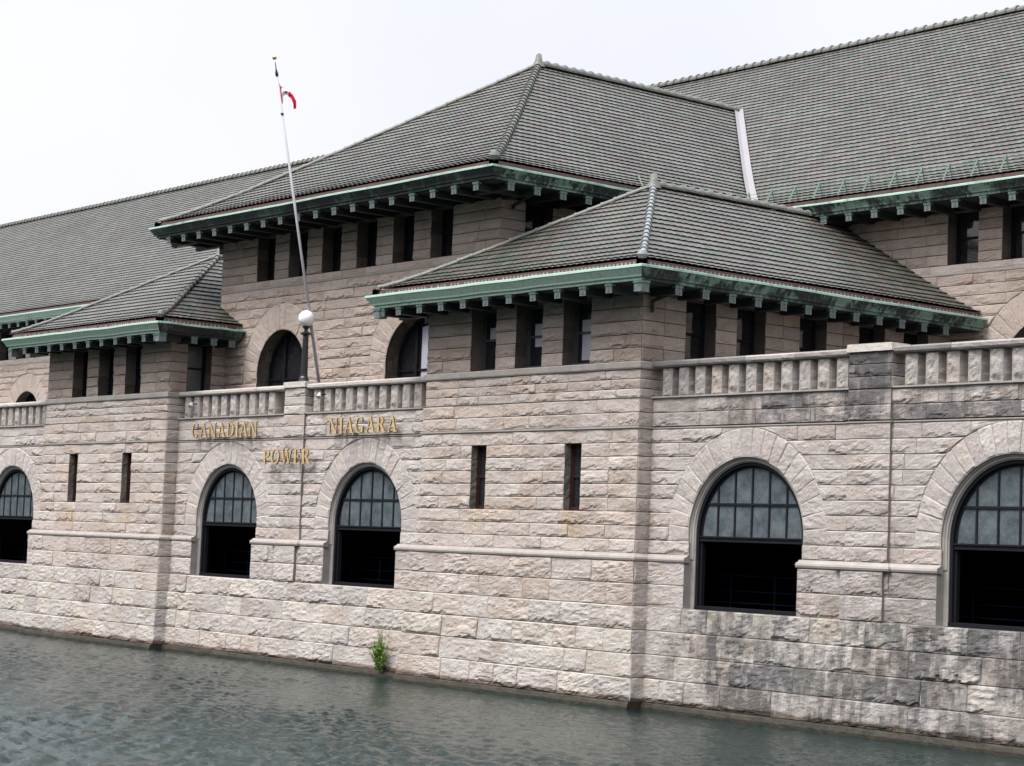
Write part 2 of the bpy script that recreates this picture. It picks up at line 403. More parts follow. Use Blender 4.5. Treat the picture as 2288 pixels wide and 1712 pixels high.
def reveal_arch(m_, a, Y0, prof_hi, prof_lo, zsplit, seg=40, col=(.36, .33, .31), rough=0):
    """prof: [(r, y)] from the outside to the window plane; the arch over prof_hi, the jambs below zsplit over prof_lo"""
    th = np.linspace(0, math.pi, seg)
    pts = []
    for t in th: pts.append((math.cos(t), a.cz, math.sin(t)))
    pr = np.array(prof_hi)
    g = [[(a.cx+pr[k_, 0], Y0+pr[k_, 1], zsplit) for k_ in range(len(pr))]]
    g += [[(a.cx+pr[k_, 0]*c, Y0+pr[k_, 1], zc+pr[k_, 0]*s_) for k_ in range(len(pr))] for c, zc, s_ in pts]
    g += [[(a.cx-pr[k_, 0], Y0+pr[k_, 1], zsplit) for k_ in range(len(pr))]]
    g = np.array(g)
    if rough:
        k1 = np.arange(g.shape[0])[:, None]; k2 = np.arange(g.shape[1])[None, :]
        nn = rough*(fbm(k1*.9+a.cx, k2*.8, 7, 3)-.2)*(k2 > 0)
        dx = g[..., 0]-a.cx; dz = np.maximum(0, g[..., 2]-a.cz); dl = np.hypot(dx, dz)+1e-6
        g[..., 0] += nn*dx/dl; g[..., 2] += nn*dz/dl
    m_.grid(g, col)
    if prof_lo is not None:
        pl = np.array(prof_lo)
        for sgn in (1, -1):
            g = [[(a.cx+sgn*q[0], Y0+q[1], z) for q in pl] for z in (a.sill, zsplit)]
            m_.grid(np.array(g), col)
        r_ = pl[-1, 0]
        m_.grid(np.array([[(a.cx-r_, Y0+pl[0, 1], a.sill), (a.cx+r_, Y0+pl[0, 1], a.sill)], [(a.cx-r_, Y0+pl[-1, 1], a.sill), (a.cx+r_, Y0+pl[-1, 1], a.sill)]]), col)

# ================================================================= THE BUILDING
ST = empty('power_station', (0, 0, 0))
tag(ST, 'rock-faced stone power station with green-grey tiled hip roofs rising straight from the water', 'building')
z3 = lambda lo, hi, n_: [lo+(hi-lo)*i/n_ for i in range(n_+1)]
def cs(zs, A_, ln): return [(zs[i], zs[i+1], A_, ln) for i in range(len(zs)-1)]
ZST = ZS-.2
base_c = cs(z3(0, ZL, 4), .072, 1.6)
mid_c = cs(z3(ZL, ZST, 2), .062, 1.45)
main_c = cs(z3(ZS, ZM-.04, 9), .050, 1.5)
band_c = cs(z3(ZM+.03, ZB, 2), .050, 1.6)
par_c = cs(z3(ZB, ZT-.2, 3), .045, 1.35)
off_low = lambda v: np.interp(v, [0, ZL, ZL+.001, ZST, ZST+.001, 20], [.36, .20, .15, .15, 0, 0])
off_base = lambda v: np.interp(v, [0, ZL], [.36, .20])
off0 = lambda v: v*0
def arch_big(cx, r=1.85): return Arch(cx, r, 2.72 if r > 1.8 else 2.7, 4.37, ZL, ZS+(ZM-.04-ZS)/9, r+.10)
ring_line = ZS+(ZM-.04-ZS)/9
A_mid = [arch_big(-4.05, 1.82), arch_big(4.05, 1.82)]
A_right = [arch_big(20.37), arch_big(28.50)]; A_left = [arch_big(-20.37), arch_big(-28.50)]
wall = M(); trim = M()
def tone_right(u, v):
    return 'base' if v < ZL else 'light'
def front_run(x0, x1, eL, eR, arches, tone):
    ashlar(wall, front(0), x0, x1, eL, eR, mid_c, off_low, arches, tone)
    ashlar(wall, front(0), x0, x1, eL, eR, main_c, off0, arches, tone)
    ashlar(wall, front(0), x0, x1, eL, eR, band_c, off0, (), tone)
# mid section, right, left; pilasters stand 9 cm proud
for x0, x1, ar, tn in ((-B0, B0, A_mid, 'light'), (B1, 38, A_right, tone_right), (-38, -B1, A_left, 'light')):
    ashlar(wall, front(0), x0, x1, 0, 0, base_c, off_base, (), (lambda u, v: tone_right(u, v)) if x0 > 0 else 'base')
    front_run(x0, x1, 0, 0, ar, tn)
def pilaster(x0, x1, tone):
    o_p = lambda v: np.interp(v, [ZL, ZST, ZST+.001, 20], [.24, .24, .09, .09])
    for c_ in (mid_c, main_c, band_c):
        ashlar(wall, front(0), x0, x1, 0, 0, c_, o_p, (), tone)
    for z0, z1, o in ((ZL, ZST, .24), (ZST, ZB, .09)):
        for x in (x0, x1): wall.grid(np.array([[(x, -o+.01, z0), (x, .0, z0)], [(x, -o+.01, z1), (x, .0, z1)]]), (.27, .245, .23))
PIL = [(-.6, .6), (23.75, 25.05), (31.85, 33.15), (-25.05, -23.75), (-33.15, -31.85)]
for a_, b_ in PIL: pilaster(a_, b_, tone_right if a_ > 10 else 'light')
for a in A_mid+A_right+A_left:
    t = 'light'
    voussoirs(wall, front(0), a, 21, .045, t, a.r+.13)
    ph = [(a.r+.13, 0), (a.r+.13, .05), (a.r+.09, .06), (a.r+.075, .09), (a.r+.03, .10), (a.r+.02, .13), (a.r, .14), (a.r, .30)]
    reveal_arch(trim, a, 0, ph, [(a.r+.10, -.16), (a.r+.10, .10), (a.r, .14), (a.r, .30)], ZST+.1)
    trim.box(a.cx-a.r-.1, a.cx+a.r+.1, -.18, .62, ZL-.06, ZL+.0, (.36, .33, .31))
def string_course(path, cut=()):
    trim.sweep(path, [(0, ZST-.01), (.15, ZST), (.19, ZST+.02), (.205, ZST+.07), (.185, ZST+.12), (.12, ZST+.15), (.06, ZST+.2), (0, ZS+.005)], (.36, .33, .31))
def ledge(path, z, d=.03, h=.05):
    trim.sweep(path, [(0, z-.004), (d*.2, z), (d, z+.02), (d, z+h), (0, z+h+.002)], (.42, .385, .37))
segs = []
def cutsegs(x0, x1, arches):
    xs = [x0]
    for a in sorted(arches, key=lambda q: q.cx): xs += [a.cx-a.r-.06, a.cx+a.r+.06]
    xs.append(x1); return [(xs[i], xs[i+1]) for i in range(0, len(xs), 2)]
for x0, x1, ar in ((-B0, B0, A_mid), (B1, 38, A_right), (-38, -B1, A_left)):
    for a_, b_ in cutsegs(x0, x1, ar): 
        string_course([(a_, .0), (b_, .0)])
        for xe, s_ in ((a_, 1), (b_, -1)):   # closed ends
            if xe not in (x0, x1): trim.grid(np.array([[(xe+s_*.001, 0, ZST), (xe+s_*.001, -.20, ZST+.02)], [(xe+s_*.001, .0, ZS), (xe+s_*.001, -.2, ZS-.07)]]), (.40, .37, .355))
    ledge([(x0, 0), (x1, 0)], ZM-.04); ledge([(x0, 0), (x1, 0)], ZB-.0, .07, .06)
for a_, b_ in PIL:
    string_course([(a_, 0), (a_, -.09), (b_, -.09), (b_, 0)][::1])
    ledge([(a_, 0), (a_, -.09), (b_, -.09), (b_, 0)], ZM-.04)
wo = wall.build('front_wall', STONE, ST); trim.build('dressed_stone_trim', SMOOTH, wo)
# algae covered footing at the waterline
ft = M()
pth = [(-38, -.36), (-B1-.36, -.36), (-B1-.36, -P-.36), (-B0+.36, -P-.36), (-B0+.36, -.36), (B0-.36, -.36), (B0-.36, -P-.36), (B1+.36, -P-.36), (B1+.36, -.36), (38, -.36)]
dense = []
for a_, b_ in zip(pth[:-1], pth[1:]):
    k_ = max(1, int(math.dist(a_, b_)/.35))
    for i in range(k_): dense.append((a_[0]+(b_[0]-a_[0])*i/k_, a_[1]+(b_[1]-a_[1])*i/k_))
dense.append(pth[-1])
g = []
for x, y in dense:
    j = rng.uniform(-.025, .03); jz = rng.uniform(-.02, .015)
    g.append([(x, y+.3, .003), (x, y-.03, -.004), (x, y-.06-j, -.03+jz), (x, y-.09-j, -.13), (x, y-.1-j, -.6)])
ft.grid(np.array(g)); ft.build('algae_footing', ALGAE, ST)

# ---------------------------------------------------------------- arched boiler-house windows (open below the transom)
def ring_grid(m_, cx, cz, r0, r1, y0, y1, z0, seg=28):
    th = np.linspace(0, math.pi, seg)
    def row(r, y): return [(cx+r, y, z0)]+[(cx+r*math.cos(t), y, cz+r*math.sin(t)) for t in th]+[(cx-r, y, z0)]
    m_.grid(np.array([row(r1, y0), row(r0, y0), row(r0, y1)]))
def arched_window(a, Y, broken=False):
    e_ = empty('arched_window', (0, 0, 0)); e_.parent = ST
    fr = M(); r = a.r+.01; zt0, zt1 = 4.20, 4.32
    ring_grid(fr, a.cx, a.cz, r-.09, r, Y, Y+.16, ZL)
    ring_grid(fr, a.cx, a.cz, r-.15, r-.085, Y+.08, Y+.2, ZL)
    fr.box(a.cx-r+.085, a.cx+r-.085, Y+.03, Y+.15, zt0, zt1)
    fr.box(a.cx-r+.085, a.cx+r-.085, Y-.0, Y+.04, zt1-.02, zt1+.015)
    fr.box(a.cx-r, a.cx+r, Y-.02, Y+.2, ZL-.01, ZL+.09)
    nm = 6; sp = 2*(r-.085)/nm
    for i in range(1, nm):
        x = -r+.085+sp*i; z1 = a.cz+math.sqrt(max(0, (r-.12)**2-x*x)); fr.box(a.cx+x-.026, a.cx+x+.026, Y+.07, Y+.115, zt1, z1)
    zb = 5.16; w_ = math.sqrt((r-.1)**2-(zb-a.cz)**2); fr.box(a.cx-w_, a.cx+w_, Y+.065, Y+.12, zb-.028, zb+.028)
    f = fr.build('frame', IRONL, e_)
    # every pane is slightly out of true
    gl = M()
    xs = [-r+.085+sp*i for i in range(nm+1)]
    for i in range(nm):
        for z0, z1 in ((zt1, zb), (zb, a.cz+r)):
            x0, x1 = xs[i]+.02, xs[i+1]-.02; k_ = 6; top = []; bot = []
            ty = rng.uniform(-.006, .006); tz = rng.uniform(-.006, .006)
            for j in range(k_):
                x = x0+(x1-x0)*j/(k_-1); zz = a.cz+math.sqrt(max(0, (r-.1)**2-x*x))
                tp = min(z1-.02, zz)
                if tp < z0+.02: tp = z0+.02
                top.append((a.cx+x, Y+.10+ty*(j/k_-.5)+tz, tp)); bot.append((a.cx+x, Y+.10+ty*(j/k_-.5)-tz, z0+.02))
            gl.grid(np.array([bot, top]))
    gl.build('pane', WIRED, e_)
    return e_
for a in A_mid+A_right+A_left: arched_window(a, .17)
ri = M()
def room(x0, x1, y0, y1, z0, z1):
    v = np.array([(x, y, z) for z in (z0, z1) for y in (y0, y1) for x in (x0, x1)])
    ri.add(v, [(0, 1, 3, 2), (4, 6, 7, 5), (2, 3, 7, 6), (0, 2, 6, 4), (1, 5, 7, 3)])
room(-38, 38, .60, 11, ZL-.1, 7.7)
for x0, x1, ar in ((-38, 38, A_left+A_mid+A_right),):
    for a_, b_ in cutsegs(x0, x1, ar): ri.grid(np.array([[(a_+.02, .60, ZL-.1), (b_-.02, .60, ZL-.1)], [(a_+.02, .60, 4.3), (b_-.02, .60, 4.3)]]))
ri.build('interior', DARK, ST)
# blue guard rail seen through the openings
gr = M()
for z in (2.95, 3.35): gr.bar((-34, 1.3, z), (34, 1.3, z), .015)
gr.bar((-34, 1.3, 2.65), (34, 1.3, 2.65), .018)
for i in range(45): gr.bar((-34+i*1.55, 1.3, 2.36), (-34+i*1.55, 1.3, 3.35), .024)
tag(gr.build('guard_rail', BLUE), 'dark blue pipe guard rail inside the open arched windows', 'railing')

# ---------------------------------------------------------------- pavilions
slot_u = [(9.90, 10.58), (14.0, 14.68)]
mc = main_c; slot_z = (mc[3][0], mc[7][1])
up_lines = z3(ZT, 10.70, 5); soff_z = 10.86
win_u = [(9.62, 10.77), (11.65, 12.81), (13.69, 14.84)]
win_y = [(1.17, 2.32), (3.14, 4.28), (5.68, 6.82), (8.22, 9.36), (10.22, 11.36)]
def sash(parent, mp, u0, u1, v0, v1, depth, frame_mat=IRON, pane=GLASS, name='sash_window', label=None, sky_patch=None):
    """a double-hung window in a deep opening; mp maps (u, v, d) to the world, d outward"""
    e_ = empty(name); e_.parent = parent
    if label: e_['label'] = label
    fr = M()
    def bx(a, b_, c, d, d0, d1):
        q = []
        for v in (c, d):
            for dd in (d1, d0):
                for u in (a, b_): q.append(mp(np.array(u, float), np.array(v, float), np.array(dd, float)))
        fr.add(np.array(q), [(0, 2, 3, 1), (4, 5, 7, 6), (0, 1, 5, 4), (2, 6, 7, 3), (0, 4, 6, 2), (1, 3, 7, 5)])
    D = -depth; t = .075; vm = (v0+v1)/2+.03
    bx(u0, u0+t, v0, v1, D-.1, D); bx(u1-t, u1, v0, v1, D-.1, D); bx(u0+t, u1-t, v1-t, v1, D-.1, D); bx(u0+t, u1-t, v0, v0+.1, D-.1, D+.02)
    bx(u0+t, u1-t, vm-.03, vm+.035, D-.08, D-.01)
    for a_ in (u0+t, u1-t-.045): bx(a_, a_+.045, v0+.1, v1-t, D-.07, D-.02)
    fr.build('frame', frame_mat, e_)
    gl = M(); tl = rng.uniform(-.004, .004, 4)
    for c, d, k_ in ((v0+.1, vm-.03, .06), (vm+.035, v1-t, .04)):
        p = np.array([[mp(np.array(u), np.array(v), np.array(D-k_+tl[i*2+j])) for i, u in enumerate((u0+t+.04, u1-t-.04))] for j, v in enumerate((c, d))])
        gl.grid(p)
    gl.build('pane', pane, e_)
    if sky_patch:  # pale quad just in front of the pane stands for reflected sky
        cu = M(); ua = u0+t+.04+(u1-u0)*sky_patch[0]; ub = u1-t-.045
        for c, d, k_ in ((max(v0+.1, v0+(v1-v0)*sky_patch[1]), vm-.03, .05), (vm+.035, v0+(v1-v0)*sky_patch[2], .035)):
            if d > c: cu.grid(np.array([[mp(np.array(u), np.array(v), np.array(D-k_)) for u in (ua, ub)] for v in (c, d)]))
        cu.build('sky_reflection', SKYREFL, e_)
    return e_
def rect_reveal(m_, mp, u0, u1, v0, v1, depth, tone, rough=.07):
    n_ = max(3, int((v1-v0)/.09)); k_ = 5
    for side, u, s_ in ((0, u0, -1), (1, u1, 1)):
        vv, dd = np.meshgrid(np.linspace(v0, v1, n_), np.linspace(0, -depth, k_), indexing='ij')
        bumpy = rough*(fbm(vv*6, dd*6, int(rng.integers(90)))-.5)*np.array([0]+[1]*(k_-1))[None, :]
        nc = (n_-1)*(k_-1); cols = np.array([stone_col(0, 0, tone) for _ in range(max(1, int((v1-v0)/.36)))])
        ci = np.minimum((np.arange(n_-1)*len(cols)//(n_-1)), len(cols)-1)
        m_.grid(mp(u+s_*np.abs(bumpy), vv, dd), np.repeat(cols[ci], k_-1, 0), side == 1)
    for v, s_ in ((v0, -1), (v1, 1)):
        uu, dd = np.meshgrid(np.linspace(u0, u1, 4), np.array([.0, -depth]), indexing='ij')
        m_.grid(mp(uu, uu*0+v, dd), stone_col(0, 0, tone), v == v0)
def pavilion(sgn):
    m_ = M(); tr = M()
    x0, x1 = (B0, B1) if sgn > 0 else (-B1, -B0)
    su = slot_u if sgn > 0 else [(-b_, -a_) for a_, b_ in slot_u][::-1]
    wu = win_u if sgn > 0 else [(-b_, -a_) for a_, b_ in win_u][::-1]
    fr = front(-P)
    slots = [Rect(a_, b_, *slot_z) for a_, b_ in su]
    wins = [Rect(a_, b_, ZT+.02, 10.70) for a_, b_ in wu]
    tone = lambda u, v: 'upper' if v > ZT else ('base' if v < ZL else 'front')
    A3 = lambda v: np.interp(v, [0, ZL, ZL+.001, ZST, ZST+.001, ZB, ZB+.001, 20], [.36, .20, .15, .15, 0, 0, -.05, -.05])
    hi = lambda v: v*0-.05
    ashlar(m_, fr, x0, x1, 1, 1, base_c, A3, (), tone)
    ashlar(m_, fr, x0, x1, 1, 1, mid_c, lambda v: v*0+.15, (), tone)
    ashlar(m_, fr, x0, x1, 0, 0, main_c, off0, slots, tone)
    ashlar(m_, fr, x0, x1, 0, 0, band_c, off0, (), tone)
    ashlar(m_, fr, x0, x1, 1, 1, par_c, hi, (), tone)
    ashlar(m_, fr, x0, x1, 1, 1, cs(up_lines, .055, 1.25), hi, wins, tone)
    ashlar(m_, fr, x0, x1, 1, 1, cs([10.70, soff_z], .01, .95), hi, (), tone)
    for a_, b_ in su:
        rect_reveal(m_, fr, a_, b_, *slot_z, .5, 'slot_dark', .16)
    for a_, b_ in wu: rect_reveal(m_, lambda u, v, d: fr(u, v, d-.05), a_, b_, ZT, 10.70, .45, 'reveal_shade')
    # returns; the lower ones only stand the depth of the projection
    for X0, mp, flip, outer in ((x1, sidep(x1), False, sgn > 0), (x0, siden(x0), True, sgn < 0)):
        back = YM if outer else YC
        for c_, of, e0 in ((base_c, A3, 1), (mid_c, lambda v: v*0+.15, 1), (main_c, off0, 0), (band_c, off0, 0)):
            ashlar(m_, mp, -P, 0.02, e0, 0, [(a_, b_, A_*.8, 1.2) for a_, b_, A_, l_ in c_], of, (), tone, flip=flip)
        wy = win_y if outer else [(.25, 1.25)]
        ww = [Rect(a_, b_, ZT+.02, 10.70) for a_, b_ in wy]
        ashlar(m_, mp, -P, back, 1, 0, par_c, hi, (), tone, flip=flip)
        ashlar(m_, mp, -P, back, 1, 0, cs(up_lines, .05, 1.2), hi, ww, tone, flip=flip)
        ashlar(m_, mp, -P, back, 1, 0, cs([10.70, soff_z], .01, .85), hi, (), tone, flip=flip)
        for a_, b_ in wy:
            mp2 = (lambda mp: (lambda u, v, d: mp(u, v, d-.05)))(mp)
            rect_reveal(m_, mp2, a_, b_, ZT, 10.70, .45, 'reveal_shade')
            sash(ST, mp2, a_, b_, ZT, 10.70, .42, IRON, BLIND if (not outer and sgn < 0) else GLASS)
    yb0, yb1 = (0, 0)
    pth = [(x0, 0), (x0, -P), (x1, -P), (x1, 0)]
    tr.sweep(pth, [(0, ZST-.01), (.15, ZST), (.19, ZST+.02), (.205, ZST+.07), (.185, ZST+.12), (.12, ZST+.15), (.06, ZST+.2), (0, ZS+.005)], (.40, .36, .34))
    for z, d, h in ((ZM-.04, .05, .07), (ZB-.0, .03, .03)):
        tr.sweep(pth, [(0, z-.004), (d*.2, z), (d, z+.02), (d, z+h), (0, z+h+.002)], (.36, .32, .30))
    back0 = YM if sgn < 0 else YC; back1 = YM if sgn > 0 else YC
    tr.sweep([(x0, back0), (x0, -P), (x1, -P), (x1, back1)], [(-.06, ZT-.2), (.0, ZT-.2), (.02, ZT-.16), (.02, ZT-.03), (-.01, ZT), (-.55, ZT+.002)], (.34, .29, .265))
    w_ = m_.build('pavilion_wall', STONE, ST); tr.build('dressed_stone_trim', SMOOTH, w_)
    for a_, b_ in su: 
        q = sash(ST, fr, a_, b_, *slot_z, .22, OXBLOOD, GLASS, 'slot_window')
    for k3, (a_, b_) in enumerate(wu): sash(ST, lambda u, v, d: fr(u, v, d-.05), a_, b_, ZT, 10.70, .42, IRON if sgn < 0 else IRONW, sky_patch=([.17, .16, .14][k3], [.5, .36, .1][k3], .72) if sgn > 0 else (.12, .4, .95))
    ins = M()
    ins.box(x0+.6, x1-.6, -P+.62, (YM if True else 0)-.2, 8.0, 10.8); ins.build('interior', DARK, ST)
    return w_
for s_ in (1, -1): pavilion(s_)

# ---------------------------------------------------------------- central block and turbine hall walls
cw = M(); ct = M()
A_c = [Arch(-3.85, 1.5, 2.42, 9.62, 7.9, 9.28, 1.5), Arch(3.85, 1.5, 2.42, 9.62, 7.9, 9.28, 1.5)]
cen_lo = cs(z3(7.9, 9.28, 4), .055, 1.3)+cs(z3(9.28, 12.62, 10), .055, 1.4)
cen_mid = cs([12.68, 12.92], .03, 1.3); cen_hi = cs(z3(12.92, 14.52, 5), .055, 1.25)
cwin = [(1.018+2.035*i-.565, 1.018+2.035*i+.565) for i in range(-3, 3)]
tc_ = lambda u, v: 'upper' if v > 12.9 else 'centre'
ashlar(cw, front(YC), -A, A, 0, 0, cen_lo, off0, A_c, tc_)
ashlar(cw, front(YC), -A, A, 0, 0, cen_mid, off0, (), tc_)
ashlar(cw, front(YC), -A, A, 0, 0, cen_hi, off0, [Rect(a_, b_, 12.93, 14.5) for a_, b_ in cwin], 'upper')
for a in A_c:
    voussoirs(cw, front(YC), a, 19, .05, 'centre', a.r)
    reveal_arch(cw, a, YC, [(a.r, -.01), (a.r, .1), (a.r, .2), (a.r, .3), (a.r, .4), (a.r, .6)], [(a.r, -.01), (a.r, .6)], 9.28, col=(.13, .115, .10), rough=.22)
for a_, b_ in cwin: rect_reveal(cw, front(YC), a_, b_, 12.92, 14.52, .5, 'reveal_shade')
cs_win = [(2.78, 3.9), (4.85, 5.97), (7.2, 8.3)]
for mp, fl in ((sidep(A), False), (siden(-A), True)):
    for c_ in (cen_lo, cen_mid): ashlar(cw, mp, YC, YM, 0, 0, c_, off0, (), 'centre', flip=fl)
    ashlar(cw, mp, YC, YM, 0, 0, cen_hi, off0, [Rect(a_, b_, 12.93, 14.5) for a_, b_ in cs_win], 'upper', flip=fl)
    for a_, b_ in cs_win:
        rect_reveal(cw, mp, a_, b_, 12.92, 14.52, .5, 'reveal_shade'); sash(ST, mp, a_, b_, 12.92, 14.52, .45)
ct.sweep([(-A, YM), (-A, YC), (A, YC), (A, YM)], [(0, 12.61), (.03, 12.63), (.03, 12.67), (0, 12.69)], (.30, .26, .24))
cwo = cw.build('central_block_wall', STONE, ST); ct.build('dressed_stone_trim', SMOOTH, cwo)
for a_, b_ in cwin: sash(ST, front(YC), a_, b_, 12.92, 14.52, .45, sky_patch=None)
def upper_arch_window(a, Y):
    e_ = empty('arched_window'); e_.parent = ST; fr = M(); r = a.r+.01
    ring_grid(fr, a.cx, a.cz, r-.1, r, Y, Y+.12, 7.9)
    for x in (-r/3-.06, r/3-.0): fr.box(a.cx+x, a.cx+x+.12, Y-.02, Y+.1, 7.9, a.cz+math.sqrt(r*r-(abs(x)+.1)**2)-.05)
    fr.box(a.cx-r+.05, a.cx+r-.05, Y+.02, Y+.09, a.cz-.22, a.cz-.15)
    fr.build('frame', IRON, e_)
    gl = M(); th = np.linspace(0, math.pi, 20)
    top = [(a.cx+(r-.08)*math.cos(t), Y+.07, a.cz+(r-.08)*math.sin(t)) for t in th]; bot = [(p[0], Y+.07, 7.9) for p in top]
    gl.grid(np.array([bot, top])); gl.build('pane', GLASS, e_)
for a in A_c: upper_arch_window(a, YC+.5)
cu = M(); a = A_c[1]; xs = np.linspace(-.30, .95, 8)  # reflected sky painted over the glass of the right-hand arch
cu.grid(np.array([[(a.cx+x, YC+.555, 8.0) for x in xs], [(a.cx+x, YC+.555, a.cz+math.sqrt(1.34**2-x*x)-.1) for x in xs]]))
cu.build('sky_reflection', SKYREFL, [o for o in ST.children if o.name.startswith('arched_window')][-1])
hw = M(); ht = M()
hz_hi = cs(z3(12.94, 14.58, 5), .055, 1.25); hz_lo = cs(z3(7.9, 9.28, 4), .055, 1.3)+cs(z3(9.28, 12.62, 10), .055, 1.4)
tr_ = lambda u, v: 'upper' if v > 12.9 else 'centre'
for sg in (1, -1):
    x0, x1 = (A, 46) if sg > 0 else (-110, -A)
    xs = [17.25+2.035*i for i in range(0, 19)]; xs = [x*sg for x in xs if x < (44 if sg > 0 else 49)]
    hwin = [(x-.58, x+.58) for x in xs]
    har = [Arch(sg*(20.4+8.14*i), 1.6, 2.55, 9.55, 7.9, 9.28, 1.6) for i in range(0, 3 if sg > 0 else 5)]
    ashlar(hw, front(YM), x0, x1, 0, 0, hz_lo, off0, har, tr_, du=.14)
    ashlar(hw, front(YM), x0, x1, 0, 0, cs([12.68, 12.94], .03, 1.2), off0, (), 'front', du=.14)
    ashlar(hw, front(YM), x0, x1, 0, 0, hz_hi, off0, [Rect(a_, b_, 12.95, 14.5) for a_, b_ in hwin], 'upper', du=.14)
    for a in har:
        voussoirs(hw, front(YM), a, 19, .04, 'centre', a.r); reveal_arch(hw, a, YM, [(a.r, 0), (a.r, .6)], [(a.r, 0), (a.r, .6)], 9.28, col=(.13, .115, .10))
        upper_arch_window(a, YM+.5)
    for a_, b_ in hwin:
        rect_reveal(hw, front(YM), a_, b_, 12.94, 14.58, .5, 'reveal_shade'); sash(ST, front(YM), a_, b_, 12.94, 14.58, .42)
    ht.sweep([(x0, YM), (x1, YM)], [(0, 12.61), (.03, 12.63), (.03, 12.67), (0, 12.69)], (.32, .28, .26))
# plain ends and back of the hall
for xa, xb in ((-110, -38), (38, 46)): hw.box(xa, xb, YM, YM+.5, -1, 7.9, (.42, .38, .35))
for xa, xb in ((-38, -37.5), (37.5, 38)): hw.box(xa, xb, .02, YM-.01, -1, 7.88, (.42, .38, .35))
hw.box(-110, 46, 13.2, 36.9, 7, 14.6, (.3, .27, .25)); hw.box(-109.9, -109, YM+.1, 36.9, 0, 14.6, (.3, .27, .25)); hw.box(45, 45.9, YM+.1, 36.9, 0, 14.6, (.3, .27, .25))
hwo = hw.build('hall_wall', STONE, ST); ht.build('dressed_stone_trim', SMOOTH, hwo)
cb = M(); cb.box(-A+.6, A-.6, YC+.75, YM+1, 7.95, 15); cb.build('interior', DARK, ST)
# terrace floors behind the balustrades
tf = M(); tf.box(-B0, B0, .02, YC-.01, 7.6, 7.895); tf.box(B1-.1, 38, .02, YM-.01, 7.6, 7.895); tf.box(-38, -B1+.1, .02, YM-.01, 7.6, 7.895)
tf.build('terrace_floor', plain('terrace_roofing', (.12, .115, .11), .9, nz=2), ST)

# ---------------------------------------------------------------- roofs
def prof_f(c, w_): return lambda s_: s_-c*(1-np.exp(-s_/w_))*(1-s_)
FP = prof_f(.045, .10); FC = prof_f(.06, .16); FH = prof_f(.03, .08)
TC = [(.135, .165, .140), (.165, .175, .155), (.13, .105, .105), (.165, .135, .14), (.095, .12, .10), (.185, .185, .175), (.115, .13, .125)]
TC = np.array(TC); TC = TC.mean(0)+(TC-TC.mean(0))*1.0; TC = TC*np.array((.95, 1.0, .93))*.55
def roof_slope(m_, p0, e_, inw, length, run, zlo, rise, f, lo, hi, crs=.368, tile=.25, lift=.037, wave=.016, base=None):
    """p0 = eave corner (x, y), e_ = unit along the eave, inw = unit inward; lo/hi(t) clamp along the eave, t = plan fraction"""
    p0, e_, inw = (np.array(q, float) for q in (p0, e_, inw))
    ang = math.atan2(rise, run); nc = int(round(math.hypot(run, rise)/crs))
    rows = []; lf = []
    for i in range(nc):
        rows += [i/nc, (i+.5)/nc, (i+.985)/nc]; lf += [1., .55, .12]
    rows.append(1.); lf.append(.12)
    t = np.array(rows); lf = np.array(lf)
    s = np.arange(0, length+tile/4, tile/4)
    S, T = np.meshgrid(s, t); _, LF = np.meshgrid(s, lf)
    ph = (S/tile) % 1.0; wv = np.abs(np.sin(ph*math.pi))**.7
    Sl = np.clip(S, lo(t)[:, None], hi(t)[:, None])
    tj = (_h(np.floor(S/tile), np.floor(T*nc+1e-6), 33)-.5)*(LF > .9)*.018+(fbm(S*.35, T*nc*.35, 14, 3)-.5)*.05
    T = T+tj/math.hypot(run, rise)*((T > 0) & (T < 1))
    zz = zlo+rise*f(T); d = lift*LF+wave*wv*(.35+.65*LF)+.03*(fbm(S*.45, T*nc*.3, 6, 3)-.5)
    nxy = -math.sin(ang); nz = math.cos(ang)
    X = p0[0]+e_[0]*Sl+inw[0]*T*run+inw[0]*nxy*d; Y = p0[1]+e_[1]*Sl+inw[1]*T*run+inw[1]*nxy*d; Z = zz+nz*d
    ncol = len(s)-1; nrow = len(t)-1
    ci = (np.arange(ncol)//4); ri_ = (np.arange(nrow)//3); CI, RI = np.meshgrid(ci, ri_)
    rnd = _h(CI, RI, int(p0[0]*100) & 0xfff); patch = fbm(CI*.13, RI*.2, 5, 4)
    k_ = np.clip((rnd*.55+patch*.9-.22)*len(TC), 0, len(TC)-1).astype(int); col = TC[k_]*(.93+.14*_h(CI, RI, 91))[..., None]
    if base is not None: col = col*np.array(base)
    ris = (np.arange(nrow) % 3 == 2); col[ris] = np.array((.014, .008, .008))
    fl = np.cross(np.append(e_, 0), np.append(inw, 0))[2] < 0
    m_.grid(np.stack([X, Y, Z], -1), col.reshape(-1, 3), fl)
def cap_run(m_, pts, r0=.17, r1=.12, step=.40, dirup=True):
    """overlapping round ridge tiles along a polyline (list of xyz)"""
    pts = np.array(pts, float); seg = np.linalg.norm(np.diff(pts, axis=0), axis=1); cum = np.concatenate([[0], np.cumsum(seg)])
    n_ = max(1, int(cum[-1]/step)); at_ = lambda q: np.array([np.interp(q, cum, pts[:, i]) for i in range(3)])
    th = np.linspace(-.25, math.pi+.25, 9)
    for i in range(n_):
        a = at_(i*cum[-1]/n_); b_ = at_((i+1.06)*cum[-1]/n_); d = b_-a; d /= np.linalg.norm(d)
        x = np.cross(d, [0, 0, 1.]); x /= np.linalg.norm(x); y = np.cross(x, d)
        if y[2] < 0: y = -y
        jit = rng.uniform(-.008, .008)
        g = [c+rr*(np.cos(th)[:, None]*x+np.sin(th)[:, None]*y)+y*jit for c, rr in ((a, r1*.6), (a, r0), (a+(b_-a)*.16, r0), (a+(b_-a)*.18, r0*.84), (b_, r1))]
        m_.grid(np.array(g))
